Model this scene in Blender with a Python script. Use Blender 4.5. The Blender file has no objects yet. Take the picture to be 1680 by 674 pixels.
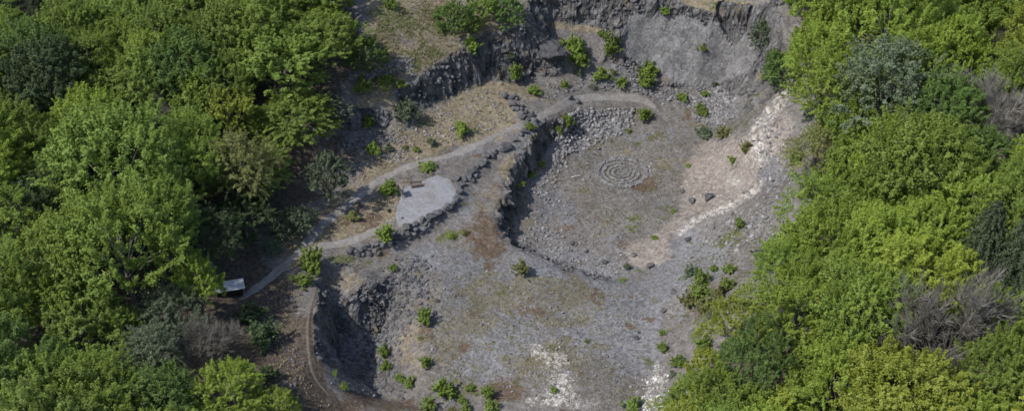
import bpy, bmesh, math, random
import numpy as np
from mathutils import Vector, Matrix, noise as mnoise
from mathutils.geometry import delaunay_2d_cdt

# ------------------------------------------------------------------ camera, sky, sun, exposure
S = bpy.context.scene
COL = S.collection
PITCH = math.radians(37.0)
CAM = np.array([0.0, -184.0, 141.0])
HF = 840.0 / math.tan(math.radians(20.0))          # focal length in units of the 1680 px wide photograph

cam_d = bpy.data.cameras.new('camera')
cam_d.sensor_fit = 'HORIZONTAL'
cam_d.angle = math.radians(40.0)
cam_d.clip_start = 1.0
cam_d.clip_end = 4000.0
cam = bpy.data.objects.new('camera', cam_d)
cam.location = CAM
cam.rotation_euler = (math.pi / 2 - PITCH, 0, 0)
COL.objects.link(cam)
S.camera = cam

SUN_EL = math.radians(52.0)
SUN_AZ = math.radians(242.0)                        # clockwise from +Y: the sun stands to the left, a little behind the camera
W = bpy.data.worlds.new('World')
S.world = W
W.use_nodes = True
wn = W.node_tree
wn.nodes.clear()
wo = wn.nodes.new('ShaderNodeOutputWorld')
wb = wn.nodes.new('ShaderNodeBackground')
ws = wn.nodes.new('ShaderNodeTexSky')
ws.sky_type = 'NISHITA'
ws.sun_disc = False
ws.sun_elevation = SUN_EL
ws.sun_rotation = SUN_AZ
ws.altitude = 400
ws.air_density = 1.0
ws.dust_density = 2.0
wb.inputs['Strength'].default_value = 0.15
wn.links.new(ws.outputs['Color'], wb.inputs['Color'])
wn.links.new(wb.outputs['Background'], wo.inputs['Surface'])

sd = bpy.data.lights.new('sun', 'SUN')
sd.energy = 4.1
sd.angle = math.radians(0.9)
sd.color = (1.0, 0.955, 0.88)
sun = bpy.data.objects.new('sun', sd)
to_sun = Vector((math.sin(SUN_AZ) * math.cos(SUN_EL), math.cos(SUN_AZ) * math.cos(SUN_EL), math.sin(SUN_EL)))
sun.rotation_euler = to_sun.to_track_quat('Z', 'Y').to_euler()
COL.objects.link(sun)

S.view_settings.view_transform = 'Standard'
S.view_settings.look = 'None'
S.view_settings.gamma = 1.0
S.view_settings.use_curve_mapping = False
S.view_settings.exposure = 0.55
S.render.engine = 'CYCLES'
S.cycles.filter_width = 1.7
S.cycles.max_bounces = 6
S.cycles.diffuse_bounces = 3
S.cycles.transparent_max_bounces = 4

# ------------------------------------------------------------------ small maths
rng = np.random.default_rng(11)
R = random.Random(5)
cP, sP = math.cos(PITCH), math.sin(PITCH)


def ray(u, v):
    a, b = (u - 840.0) / HF, (337.0 - v) / HF
    return np.array([a, cP + b * sP, -sP + b * cP])


def unproj(u, v, z):
    d = ray(u, v)
    return CAM + d * ((z - CAM[2]) / d[2])


def proj(x, y, z):
    x, y, z = np.asarray(x) - CAM[0], np.asarray(y) - CAM[1], np.asarray(z) - CAM[2]
    dep = y * cP - z * sP
    up = y * sP + z * cP
    return 840.0 + HF * x / dep, 337.0 - HF * up / dep, HF / dep


_perm = np.random.default_rng(3).permutation(256)
_perm = np.concatenate([_perm, _perm])
_ga = np.random.default_rng(4).uniform(0, 2 * np.pi, 512)


def perlin(x, y):
    xi, yi = np.floor(x).astype(np.int64), np.floor(y).astype(np.int64)
    fx, fy = x - xi, y - yi
    sx, sy = fx * fx * fx * (fx * (fx * 6 - 15) + 10), fy * fy * fy * (fy * (fy * 6 - 15) + 10)

    def g(ix, iy, dx, dy):
        a = _ga[_perm[_perm[ix & 255] + (iy & 255)]]
        return np.cos(a) * dx + np.sin(a) * dy
    n00, n10 = g(xi, yi, fx, fy), g(xi + 1, yi, fx - 1, fy)
    n01, n11 = g(xi, yi + 1, fx, fy - 1), g(xi + 1, yi + 1, fx - 1, fy - 1)
    return (n00 * (1 - sx) + n10 * sx) * (1 - sy) + (n01 * (1 - sx) + n11 * sx) * sy


def fbm(x, y, s, o=4, ridged=False, ox=0.0):
    t, a, f = 0, 1.0, 1.0 / s
    for k in range(o):
        n = perlin(x * f + 17.3 * k + ox, y * f - 9.1 * k + ox)
        t = t + a * ((1 - 2 * np.abs(n)) if ridged else n)
        a *= 0.5
        f *= 2.03
    return t


def smooth(e0, e1, x):
    t = np.clip((x - e0) / (e1 - e0), 0, 1)
    return t * t * (3 - 2 * t)


def poly_sd(px, py, poly):
    """signed distance to a polygon, positive inside"""
    P = np.asarray(poly, float)
    d = np.full(np.shape(px), 1e9)
    ins = np.zeros(np.shape(px), bool)
    for i in range(len(P)):
        (x0, y0), (x1, y1) = P[i], P[(i + 1) % len(P)]
        ex, ey = x1 - x0, y1 - y0
        t = np.clip(((px - x0) * ex + (py - y0) * ey) / (ex * ex + ey * ey + 1e-9), 0, 1)
        d = np.minimum(d, (px - x0 - t * ex) ** 2 + (py - y0 - t * ey) ** 2)
        c = (y0 > py) != (y1 > py)
        with np.errstate(divide='ignore', invalid='ignore'):
            xx = x0 + (py - y0) / (ey if ey else 1e-9) * ex
        ins ^= c & (px < xx)
    d = np.sqrt(d)
    return np.where(ins, d, -d)


def line_d(px, py, pts):
    d = np.full(np.shape(px), 1e9)
    for (x0, y0), (x1, y1) in zip(pts[:-1], pts[1:]):
        ex, ey = x1 - x0, y1 - y0
        t = np.clip(((px - x0) * ex + (py - y0) * ey) / (ex * ex + ey * ey + 1e-9), 0, 1)
        d = np.minimum(d, (px - x0 - t * ex) ** 2 + (py - y0 - t * ey) ** 2)
    return np.sqrt(d)


# ------------------------------------------------------------------ mesh + object helpers
def mesh_np(name, V, F, mat=None, smooth_sh=False, attrs=None):
    """V (n,3), F list of (m,k) index arrays"""
    me = bpy.data.meshes.new(name)
    V = np.asarray(V, np.float32)
    if isinstance(F, np.ndarray):
        F = [F]
    me.vertices.add(len(V))
    me.vertices.foreach_set('co', V.ravel())
    loops = np.concatenate([f.ravel() for f in F]).astype(np.int32)
    tot = np.concatenate([np.full(len(f), f.shape[1], np.int32) for f in F])
    st = np.concatenate([[0], np.cumsum(tot)[:-1]]).astype(np.int32)
    me.loops.add(len(loops))
    me.loops.foreach_set('vertex_index', loops)
    me.polygons.add(len(tot))
    me.polygons.foreach_set('loop_start', st)
    me.polygons.foreach_set('loop_total', tot)
    me.polygons.foreach_set('use_smooth', np.full(len(tot), smooth_sh))
    for k, a in (attrs or {}).items():
        at = me.attributes.new(k, 'FLOAT', 'POINT')
        at.data.foreach_set('value', np.asarray(a, np.float32))
    me.update(calc_edges=True)
    me.validate()
    if mat:
        me.materials.append(mat)
    return me


def link(name, me, parent=None):
    o = bpy.data.objects.new(name, me)
    COL.objects.link(o)
    if parent:
        o.parent = parent
    return o


def tag(o, label=None, cat=None, group=None, kind=None):
    if label:
        o['label'] = label
    if cat:
        o['category'] = cat
    if group:
        o['group'] = group
    if kind:
        o['kind'] = kind
    return o


def empty(name, loc, rz=0.0, sc=1.0):
    o = bpy.data.objects.new(name, None)
    o.empty_display_size = 0.3
    o.location = loc
    o.rotation_euler = (0, 0, rz)
    o.scale = (sc, sc, sc) if np.isscalar(sc) else sc
    COL.objects.link(o)
    return o


class Build:
    def __init__(s):
        s.v, s.f = [], []

    def box(s, c, d, rot=None):
        n = len(s.v)
        for x in (-1, 1):
            for y in (-1, 1):
                for z in (-1, 1):
                    p = Vector((x * d[0] / 2, y * d[1] / 2, z * d[2] / 2))
                    if rot:
                        p = rot @ p
                    s.v.append(tuple(p + Vector(c)))
        for q in ((0, 1, 3, 2), (4, 6, 7, 5), (0, 4, 5, 1), (2, 3, 7, 6), (0, 2, 6, 4), (1, 5, 7, 3)):
            s.f.append(tuple(i + n for i in q))
        return s

    def tube(s, pts, rad, k=6, cap=True):
        n = len(s.v)
        pts = [Vector(p) for p in pts]
        for i, p in enumerate(pts):
            t = (pts[min(i + 1, len(pts) - 1)] - pts[max(i - 1, 0)]).normalized()
            a = t.cross(Vector((0, 0, 1)) if abs(t.z) < 0.9 else Vector((1, 0, 0))).normalized()
            b = t.cross(a)
            for j in range(k):
                an = 2 * math.pi * j / k
                s.v.append(tuple(p + (a * math.cos(an) + b * math.sin(an)) * rad[i]))
        for i in range(len(pts) - 1):
            for j in range(k):
                s.f.append((n + i * k + j, n + i * k + (j + 1) % k, n + (i + 1) * k + (j + 1) % k, n + (i + 1) * k + j))
        if cap:
            s.f.append(tuple(n + j for j in range(k))[::-1])
            s.f.append(tuple(n + (len(pts) - 1) * k + j for j in range(k)))
        return s

    def mesh(s, name, mat, smooth_sh=False):
        me = bpy.data.meshes.new(name)
        me.from_pydata(s.v, [], s.f)
        me.update()
        if smooth_sh:
            me.polygons.foreach_set('use_smooth', [True] * len(me.polygons))
        me.materials.append(mat)
        return me


# ------------------------------------------------------------------ materials
def new_mat(name):
    m = bpy.data.materials.new(name)
    m.use_nodes = True
    nt = m.node_tree
    b = nt.nodes['Principled BSDF']
    b.inputs['Roughness'].default_value = 0.9
    b.inputs['Specular IOR Level'].default_value = 0.2
    return m, nt, b


def N(nt, typ, **kw):
    n = nt.nodes.new(typ)
    for k, v in kw.items():
        setattr(n, k, v)
    return n


def noise_n(nt, vec, scale, detail=4, rough=0.6):
    n = N(nt, 'ShaderNodeTexNoise')
    n.inputs['Scale'].default_value = scale
    n.inputs['Detail'].default_value = detail
    n.inputs['Roughness'].default_value = rough
    nt.links.new(vec, n.inputs['Vector'])
    return n.outputs['Fac']


def math_n(nt, op, a, b=None, clamp=False):
    n = N(nt, 'ShaderNodeMath', operation=op, use_clamp=clamp)
    for i, x in enumerate((a, b)):
        if x is None:
            continue
        if isinstance(x, (int, float)):
            n.inputs[i].default_value = x
        else:
            nt.links.new(x, n.inputs[i])
    return n.outputs[0]


def range_n(nt, x, a, b, c=0.0, d=1.0, sm=True):
    n = N(nt, 'ShaderNodeMapRange', interpolation_type='SMOOTHSTEP' if sm else 'LINEAR')
    nt.links.new(x, n.inputs['Value'])
    for k, q in zip(('From Min', 'From Max', 'To Min', 'To Max'), (a, b, c, d)):
        n.inputs[k].default_value = q
    return n.outputs['Result']


def mix_n(nt, fac, a, b, mode='MIX'):
    n = N(nt, 'ShaderNodeMix', data_type='RGBA', blend_type=mode)
    for s, x in ((n.inputs['Factor'], fac), (n.inputs['A'], a), (n.inputs['B'], b)):
        if isinstance(x, (int, float)):
            s.default_value = x
        elif isinstance(x, tuple):
            s.default_value = (*x, 1.0)
        else:
            nt.links.new(x, s)
    return n.outputs['Result']


def attr_n(nt, name):
    return N(nt, 'ShaderNodeAttribute', attribute_name=name).outputs['Fac']


def two_tone(nt, vec, scale, a, b, det=5):
    return mix_n(nt, range_n(nt, noise_n(nt, vec, scale, det, 0.65), 0.3, 0.7), a, b)


def terrain_material():
    m, nt, b = new_mat('quarry_terrain')
    geo = N(nt, 'ShaderNodeNewGeometry')
    pos = geo.outputs['Position']
    nA = noise_n(nt, pos, 0.28, 6, 0.62)
    nB = noise_n(nt, pos, 1.3, 5, 0.65)
    nC = noise_n(nt, pos, 5.0, 3, 0.6)
    mixn = math_n(nt, 'ADD', math_n(nt, 'MULTIPLY', nA, 0.55), math_n(nt, 'MULTIPLY', nB, 0.45))

    def fac(name, amp=0.9, w=0.14):
        t = math_n(nt, 'MULTIPLY', attr_n(nt, name), math_n(nt, 'ADD', 1.0, math_n(nt, 'MULTIPLY', math_n(nt, 'SUBTRACT', mixn, 0.5), amp * 5.5)))
        return range_n(nt, t, 0.5 - w, 0.5 + w)
    # soil: grey-brown crushed stone
    c = two_tone(nt, pos, 0.9, (0.158, 0.145, 0.135), (0.232, 0.219, 0.209))
    c = mix_n(nt, fac('grey'), c, two_tone(nt, pos, 1.6, (0.165, 0.165, 0.175), (0.255, 0.255, 0.268)))
    c = mix_n(nt, fac('tan'), c, two_tone(nt, pos, 1.1, (0.205, 0.168, 0.118), (0.315, 0.272, 0.195)))
    c = mix_n(nt, math_n(nt, 'MULTIPLY', fac('ochre', 1.3), 0.7), c, two_tone(nt, pos, 1.4, (0.145, 0.125, 0.080), (0.205, 0.180, 0.105)))
    c = mix_n(nt, fac('brown', 1.0), c, two_tone(nt, pos, 1.8, (0.115, 0.082, 0.058), (0.185, 0.142, 0.108)))
    c = mix_n(nt, fac('green', 1.2), c, two_tone(nt, pos, 2.2, (0.085, 0.100, 0.042), (0.165, 0.175, 0.085)))
    c = mix_n(nt, fac('litter', 0.8), c, two_tone(nt, pos, 1.9, (0.080, 0.064, 0.050), (0.150, 0.122, 0.098)))
    c = mix_n(nt, fac('pale', 0.9), c, two_tone(nt, pos, 1.5, (0.245, 0.208, 0.180), (0.355, 0.316, 0.284)))
    # bedrock: dark basalt with brown weathering and cracks
    mp = N(nt, 'ShaderNodeMapping')
    mp.inputs['Scale'].default_value = (1, 1, 0.35)
    nt.links.new(pos, mp.inputs['Vector'])
    rk = two_tone(nt, mp.outputs[0], 0.9, (0.082, 0.080, 0.081), (0.205, 0.201, 0.202), 8)
    hc = N(nt, 'ShaderNodeHueSaturation')
    nt.links.new(range_n(nt, attr_n(nt, 'cell'), 0, 1, .68, 1.4, False), hc.inputs['Value'])
    nt.links.new(rk, hc.inputs['Color'])
    rk = hc.outputs[0]
    rk = mix_n(nt, range_n(nt, noise_n(nt, pos, 0.33, 4), 0.52, 0.70), rk, (0.215, 0.180, 0.138))
    vo = N(nt, 'ShaderNodeTexVoronoi', feature='DISTANCE_TO_EDGE')
    vo.inputs['Scale'].default_value = 0.95
    wv = N(nt, 'ShaderNodeMix', data_type='VECTOR')
    wv.inputs['Factor'].default_value = 0.35
    nz = N(nt, 'ShaderNodeTexNoise')
    nz.inputs['Scale'].default_value = 0.8
    nt.links.new(mp.outputs[0], nz.inputs['Vector'])
    nt.links.new(mp.outputs[0], wv.inputs['A'])
    nt.links.new(nz.outputs['Color'], wv.inputs['B'])
    nt.links.new(wv.outputs['Result'], vo.inputs['Vector'])
    crack = range_n(nt, vo.outputs['Distance'], 0.0, 0.09)
    rk = mix_n(nt, math_n(nt, 'MULTIPLY', math_n(nt, 'SUBTRACT', 1.0, crack), 0.3), rk, (0.06, 0.058, 0.056))
    slab = two_tone(nt, pos, 0.45, (0.150, 0.147, 0.150), (0.268, 0.264, 0.267), 8)
    mq = N(nt, 'ShaderNodeMapping')
    mq.inputs['Rotation'].default_value = (0.5, 0.3, 0.4)
    mq.inputs['Scale'].default_value = (1.0, 1.0, 0.3)
    nt.links.new(pos, mq.inputs['Vector'])
    jt = range_n(nt, math_n(nt, 'ABSOLUTE', math_n(nt, 'SUBTRACT', noise_n(nt, mq.outputs[0], 0.5, 5, .7), .5)), 0.0, 0.02, 1, 0)
    slab = mix_n(nt, math_n(nt, 'MULTIPLY', jt, .55), slab, (0.07, 0.066, 0.064))
    rk = mix_n(nt, fac('slab', 0.5), rk, slab)
    c = mix_n(nt, fac('rock', 0.7), c, rk)
    wh = two_tone(nt, pos, 1.7, (0.34, 0.315, 0.28), (0.62, 0.60, 0.57))
    wfac = math_n(nt, 'MULTIPLY', attr_n(nt, 'white'), math_n(nt, 'ADD', 1.0, math_n(nt, 'MULTIPLY', math_n(nt, 'SUBTRACT', math_n(nt, 'ADD', math_n(nt, 'MULTIPLY', nB, .6), math_n(nt, 'MULTIPLY', nC, .4)), 0.5), 7.0)))
    c = mix_n(nt, range_n(nt, wfac, .30, .85), c, wh)
    # gravel speckle
    sp = N(nt, 'ShaderNodeTexVoronoi', feature='F1')
    sp.inputs['Scale'].default_value = 3.2
    nt.links.new(pos, sp.inputs['Vector'])
    spk = N(nt, 'ShaderNodeSeparateColor')
    nt.links.new(sp.outputs['Color'], spk.inputs[0])
    val = math_n(nt, 'MULTIPLY', range_n(nt, spk.outputs[0], 0, 1, 0.74, 1.26, False), range_n(nt, nC, 0.25, 0.75, 0.78, 1.22, False))
    val = math_n(nt, 'MULTIPLY', val, range_n(nt, noise_n(nt, pos, 0.09, 4), 0.3, 0.7, 0.86, 1.14))
    hs = N(nt, 'ShaderNodeHueSaturation')
    nt.links.new(math_n(nt, 'MULTIPLY', val, 0.58), hs.inputs['Value'])
    nt.links.new(c, hs.inputs['Color'])
    nt.links.new(hs.outputs[0], b.inputs['Base Color'])
    b.inputs['Roughness'].default_value = 0.95
    b.inputs['Specular IOR Level'].default_value = 0.1
    bp = N(nt, 'ShaderNodeBump')
    bp.inputs['Strength'].default_value = 0.8
    bp.inputs['Distance'].default_value = 0.5
    rw = attr_n(nt, 'rock')
    hgt = math_n(nt, 'ADD', math_n(nt, 'MULTIPLY', nC, 0.35), math_n(nt, 'MULTIPLY', math_n(nt, 'MULTIPLY', crack, math_n(nt, 'SUBTRACT', rw, attr_n(nt, 'slab'), True)), 0.3))
    hgt = math_n(nt, 'ADD', hgt, math_n(nt, 'MULTIPLY', nB, 0.6))
    nt.links.new(range_n(nt, attr_n(nt, 'slab'), 0, 1, .8, .4), bp.inputs['Strength'])
    nt.links.new(hgt, bp.inputs['Height'])
    nt.links.new(bp.outputs[0], b.inputs['Normal'])
    return m


def ground_material(name, ca, cb, scale=1.5, bump=0.3):
    m, nt, b = new_mat(name)
    pos = N(nt, 'ShaderNodeNewGeometry').outputs['Position']
    c = two_tone(nt, pos, scale, ca, cb)
    c = mix_n(nt, range_n(nt, noise_n(nt, pos, 0.35, 4), 0.4, 0.75, 0, 0.55), c, (0.20, 0.175, 0.14))
    sp = N(nt, 'ShaderNodeTexVoronoi', feature='F1')
    sp.inputs['Scale'].default_value = 4.0
    nt.links.new(pos, sp.inputs['Vector'])
    sc = N(nt, 'ShaderNodeSeparateColor')
    nt.links.new(sp.outputs['Color'], sc.inputs[0])
    hs = N(nt, 'ShaderNodeHueSaturation')
    nt.links.new(range_n(nt, sc.outputs[0], 0, 1, 0.50, 0.72, False), hs.inputs['Value'])
    nt.links.new(c, hs.inputs['Color'])
    nt.links.new(hs.outputs[0], b.inputs['Base Color'])
    bp = N(nt, 'ShaderNodeBump')
    bp.inputs['Strength'].default_value = bump
    bp.inputs['Distance'].default_value = 0.2
    nt.links.new(noise_n(nt, pos, 6.0, 3), bp.inputs['Height'])
    nt.links.new(bp.outputs[0], b.inputs['Normal'])
    return m


def stone_material(name, ca, cb, lichen=0.5):
    m, nt, b = new_mat(name)
    pos = N(nt, 'ShaderNodeNewGeometry').outputs['Position']
    c = two_tone(nt, pos, 1.2, ca, cb, 6)
    c = mix_n(nt, range_n(nt, noise_n(nt, pos, 0.7, 4), 0.5, 0.72, 0, lichen), c, (0.19, 0.16, 0.12))
    at = attr_n(nt, 'tint')
    oi = N(nt, 'ShaderNodeObjectInfo').outputs['Random']
    hs = N(nt, 'ShaderNodeHueSaturation')
    nt.links.new(math_n(nt, 'MULTIPLY', range_n(nt, at, 0, 1, 0.40, 0.90, False), range_n(nt, oi, 0, 1, 0.85, 1.15, False)), hs.inputs['Value'])
    nt.links.new(c, hs.inputs['Color'])
    nt.links.new(hs.outputs[0], b.inputs['Base Color'])
    bp = N(nt, 'ShaderNodeBump')
    bp.inputs['Strength'].default_value = 0.7
    bp.inputs['Distance'].default_value = 0.15
    nt.links.new(noise_n(nt, pos, 3.5, 6), bp.inputs['Height'])
    nt.links.new(bp.outputs[0], b.inputs['Normal'])
    return m


def leaf_material(name, dark, light, trans=0.54, objvar=0.16):
    m = bpy.data.materials.new(name)
    m.use_nodes = True
    nt = m.node_tree
    nt.nodes.clear()
    out = N(nt, 'ShaderNodeOutputMaterial')
    oi = N(nt, 'ShaderNodeObjectInfo').outputs['Random']
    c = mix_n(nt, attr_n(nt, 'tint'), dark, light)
    hs = N(nt, 'ShaderNodeHueSaturation')
    nt.links.new(range_n(nt, oi, 0, 1, 0.496, 0.504, False), hs.inputs['Hue'])
    nt.links.new(range_n(nt, oi, 0, 1, 1 - objvar, 1 + objvar, False), hs.inputs['Value'])
    nt.links.new(c, hs.inputs['Color'])
    d = N(nt, 'ShaderNodeBsdfDiffuse')
    t = N(nt, 'ShaderNodeBsdfTranslucent')
    g = N(nt, 'ShaderNodeBsdfGlossy')
    g.inputs['Roughness'].default_value = 0.5
    g.inputs['Color'].default_value = (0.5, 0.5, 0.5, 1)
    nt.links.new(hs.outputs[0], d.inputs['Color'])
    nt.links.new(hs.outputs[0], t.inputs['Color'])
    ms = N(nt, 'ShaderNodeMixShader')
    ms.inputs[0].default_value = trans
    nt.links.new(d.outputs[0], ms.inputs[1])
    nt.links.new(t.outputs[0], ms.inputs[2])
    m2 = N(nt, 'ShaderNodeMixShader')
    m2.inputs[0].default_value = 0.035
    nt.links.new(ms.outputs[0], m2.inputs[1])
    nt.links.new(g.outputs[0], m2.inputs[2])
    nt.links.new(m2.outputs[0], out.inputs['Surface'])
    return m


def plain(name, ca, cb, scale=3.0, rough=0.85):
    m, nt, b = new_mat(name)
    pos = N(nt, 'ShaderNodeTexCoord').outputs['Object']
    nt.links.new(two_tone(nt, pos, scale, ca, cb), b.inputs['Base Color'])
    b.inputs['Roughness'].default_value = rough
    return m


M_TER = terrain_material()
M_PATH = ground_material('path_gravel', (0.225, 0.212, 0.205), (0.310, 0.294, 0.284))
M_TRACK = ground_material('track_earth', (0.150, 0.125, 0.102), (0.210, 0.178, 0.148))
M_PATIO = ground_material('patio_gravel', (0.255, 0.259, 0.282), (0.300, 0.304, 0.328), 1.0, 0.2)
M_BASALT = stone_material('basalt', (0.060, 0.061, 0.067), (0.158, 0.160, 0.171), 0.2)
M_SCREE = stone_material('basalt_scree', (0.130, 0.128, 0.132), (0.280, 0.276, 0.280), 0.35)
M_PALE = stone_material('pale_rock', (0.28, 0.245, 0.21), (0.56, 0.525, 0.48), 0.5)
M_WHITE = stone_material('white_rock', (0.58, 0.575, 0.56), (0.82, 0.815, 0.80), 0.0)
M_BARK = plain('beech_bark', (0.085, 0.078, 0.068), (0.16, 0.150, 0.135))
M_TWIG = plain('bare_twigs', (0.092, 0.084, 0.072), (0.172, 0.160, 0.140), 0.6)
M_PTWIG = plain('pale_bark', (0.12, 0.11, 0.098), (0.22, 0.208, 0.19), 0.6)
M_WOOD = plain('bench_wood', (0.060, 0.042, 0.032), (0.115, 0.085, 0.066))
M_POST = plain('post_wood', (0.10, 0.085, 0.07), (0.19, 0.165, 0.14))
M_PANEL = plain('board_panel', (0.05, 0.05, 0.055), (0.085, 0.085, 0.09))
M_ROOF = plain('roof_sheet', (0.30, 0.315, 0.325), (0.46, 0.475, 0.48), 2.0, 0.6)
M_SHED = plain('shed_boards', (0.085, 0.07, 0.056), (0.15, 0.128, 0.105))
M_LOG = plain('weathered_log', (0.28, 0.255, 0.22), (0.40, 0.375, 0.335))
LEAF = {
    'lime': leaf_material('leaf_lime', (0.168, 0.238, 0.030), (0.298, 0.385, 0.064)),
    'yellow': leaf_material('leaf_yellow', (0.215, 0.265, 0.032), (0.355, 0.410, 0.070)),
    'fresh': leaf_material('leaf_fresh', (0.138, 0.205, 0.030), (0.250, 0.340, 0.062)),
    'green': leaf_material('leaf_green', (0.090, 0.158, 0.034), (0.172, 0.264, 0.066)),
    'mid': leaf_material('leaf_mid', (0.132, 0.196, 0.033), (0.240, 0.325, 0.068)),
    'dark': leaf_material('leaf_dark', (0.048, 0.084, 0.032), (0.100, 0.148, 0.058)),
    'grey': leaf_material('leaf_grey', (0.105, 0.140, 0.078), (0.185, 0.228, 0.138)),
    'olive': leaf_material('leaf_olive', (0.150, 0.165, 0.052), (0.255, 0.268, 0.095)),
    'fir': leaf_material('needle_fir', (0.026, 0.040, 0.020), (0.060, 0.078, 0.038), 0.1),
    'straw': leaf_material('dry_grass', (0.20, 0.165, 0.095), (0.36, 0.31, 0.20), 0.2),
}

# ------------------------------------------------------------------ terrain: a surveyed network of breaklines
# points are written (u, v, z): where the photograph shows them and how high they lie above the basin floor
tin_pts, tin_edges = [], []


def addp(p):
    tin_pts.append(p)
    return len(tin_pts) - 1


def bl(pts, brk=True):
    idx = [addp(tuple(unproj(*p))) for p in pts]
    if brk:
        tin_edges.extend(zip(idx[:-1], idx[1:]))
    return [tin_pts[i] for i in idx]


def toe(world_pts, offs):
    idx = [addp((p[0] + o[0], p[1] + o[1], o[2])) for p, o in zip(world_pts, offs)]
    tin_edges.extend(zip(idx[:-1], idx[1:]))


def pts(*a):
    for p in a:
        addp(tuple(unproj(*p)))


# terrace with patio and paths
pts((690, 330, 8), (640, 290, 8.2), (720, 300, 8), (560, 345, 8.4), (490, 420, 8.6), (425, 470, 9.0), (740, 255, 8), (820, 215, 7.6),
    (600, 365, 8.1), (540, 400, 8.1), (640, 250, 9), (700, 215, 9.3), (760, 195, 9), (790, 160, 9), (820, 190, 8), (870, 190, 7.2), (610, 250, 9.6))
bl([(560, 425, 7.6), (610, 408, 7.6), (655, 388, 7.7), (700, 366, 7.8), (745, 330, 7.8), (775, 285, 7.7), (810, 252, 7.6), (850, 238, 7.5)])
bl([(575, 432, 6.6), (620, 420, 6.4), (660, 402, 6.3), (710, 380, 6.3), (755, 345, 6.6), (785, 305, 6.8), (818, 268, 6.9), (846, 250, 7.0)])
# drop from terrace into the spiral basin
bl([(905, 192, 6.6), (882, 212, 7.0), (868, 232, 7.0), (846, 256, 6.9), (832, 300, 6.7), (814, 345, 6.2), (822, 385, 5.5)])
bl([(920, 212, 3.8), (904, 236, 2.6), (886, 258, 2.0), (863, 300, 1.7), (846, 345, 1.5), (843, 386, 1.0)])
bl([(945, 225, 1.2), (930, 262, 0.4), (915, 300, 0.2), (900, 345, 0.1), (890, 385, 0.0)])
# ramp path down into the basin
bl([(905, 182, 6.4), (950, 164, 5.0), (1000, 160, 4.0), (1055, 165, 2.8), (1085, 182, 1.8), (1075, 200, 1.3)])
bl([(918, 196, 5.6), (955, 178, 4.5), (1000, 173, 3.5), (1045, 176, 2.6), (1062, 192, 1.6)])
pts((960, 215, 1.4), (1000, 200, 1.4), (1035, 205, 1.0), (940, 235, 1.0))
# front lip of the basin
lip = bl([(822, 387, 5.4), (850, 403, 4.9), (900, 428, 3.9), (935, 442, 3.2), (972, 453, 2.5), (1020, 463, 1.6)])
toe(lip, [(1.6, 1.6, 1.2), (1.0, 1.5, 0.5), (0.7, 1.4, 0.0), (0.6, 1.3, 0.2), (0.4, 1.2, 0.5), (0.2, 1.0, 1.0)])
# basin floor
pts((1020, 280, 0), (930, 330, 0), (1000, 350, 0), (900, 390, 0), (960, 410, 0.1), (1020, 430, 0.5), (1060, 440, 0.9), (1100, 330, 0.2),
    (1090, 230, 0.5), (1120, 270, 0.6), (980, 250, 0.2), (1060, 395, 0.5), (1110, 190, 1.4), (1040, 225, 0.4))
# front platform
pts((850, 450, 4.5), (760, 420, 5.2), (700, 440, 5.2), (800, 500, 4.0), (740, 500, 4.2), (900, 550, 3.0), (810, 570, 3.0), (1000, 520, 2.4), (950, 480, 2.9),
    (1060, 480, 2.2), (1050, 540, 2.2), (1050, 600, 2.0), (950, 640, 1.8), (850, 640, 2.0), (760, 620, 2.0), (760, 674, 1.2), (900, 720, 1.2),
    (1030, 674, 1.8), (1030, 740, 1.0), (690, 540, 3.0), (700, 600, 2.2))
# hollow at the lower left: rim and foot
bl([(640, 430, 6.3), (608, 440, 6.5), (600, 458, 6.6), (570, 470, 7.0), (528, 480, 8.6), (512, 530, 10.0), (516, 585, 9.8), (545, 632, 7.0), (600, 665, 4.0), (680, 690, 2.6)])
bl([(650, 452, 5.2), (626, 464, 5.0), (618, 478, 4.6), (588, 488, 4.6), (556, 500, 3.4), (549, 545, 0.0), (558, 590, -1.8), (585, 628, -1.6), (630, 655, -.6), (690, 668, 1.0)])
pts((620, 550, -1.6), (640, 500, 1.8), (690, 490, 3.8), (630, 600, -1.8), (670, 620, 0.2), (600, 590, -2.4), (592, 540, 0.2))
# left slope, brown forest floor and shelter ledge
pts((385, 482, 9.2), (330, 470, 10.5), (450, 520, 9.2), (440, 600, 11), (480, 560, 10.0), (470, 650, 10.0), (400, 560, 10.5), (380, 660, 11.0), (540, 690, 6.0), (440, 720, 8),
    (250, 400, 13), (420, 390, 10.2), (480, 310, 10.6), (440, 300, 12), (380, 330, 12.5), (560, 300, 9.2), (520, 340, 9.4))
# small crag on the left and the grass shelf over it
bl([(520, 205, 14.5), (560, 190, 14.2), (592, 173, 14.0), (620, 178, 13.6), (650, 186, 12.6), (664, 205, 11.0), (668, 222, 9.8)])
bl([(535, 250, 11.0), (566, 235, 10.8), (600, 212, 10.6), (628, 210, 10.4), (648, 222, 9.9), (660, 228, 9.5)])
# dark cliff under the grass hill
bl([(592, 165, 14.4), (640, 150, 14.8), (678, 138, 15.0), (700, 118, 15.4), (735, 92, 16.0), (770, 80, 16.4), (800, 62, 16.6)])
bl([(672, 180, 10.6), (695, 180, 10.0), (735, 163, 9.6), (770, 142, 9.4), (800, 122, 9.2)])
pts((640, 80, 19.0), (620, 130, 16.2), (700, 60, 18.6), (760, 45, 18.0), (640, 20, 22.5), (720, 0, 21.5), (560, 60, 22), (540, 140, 18), (500, 230, 14))
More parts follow.
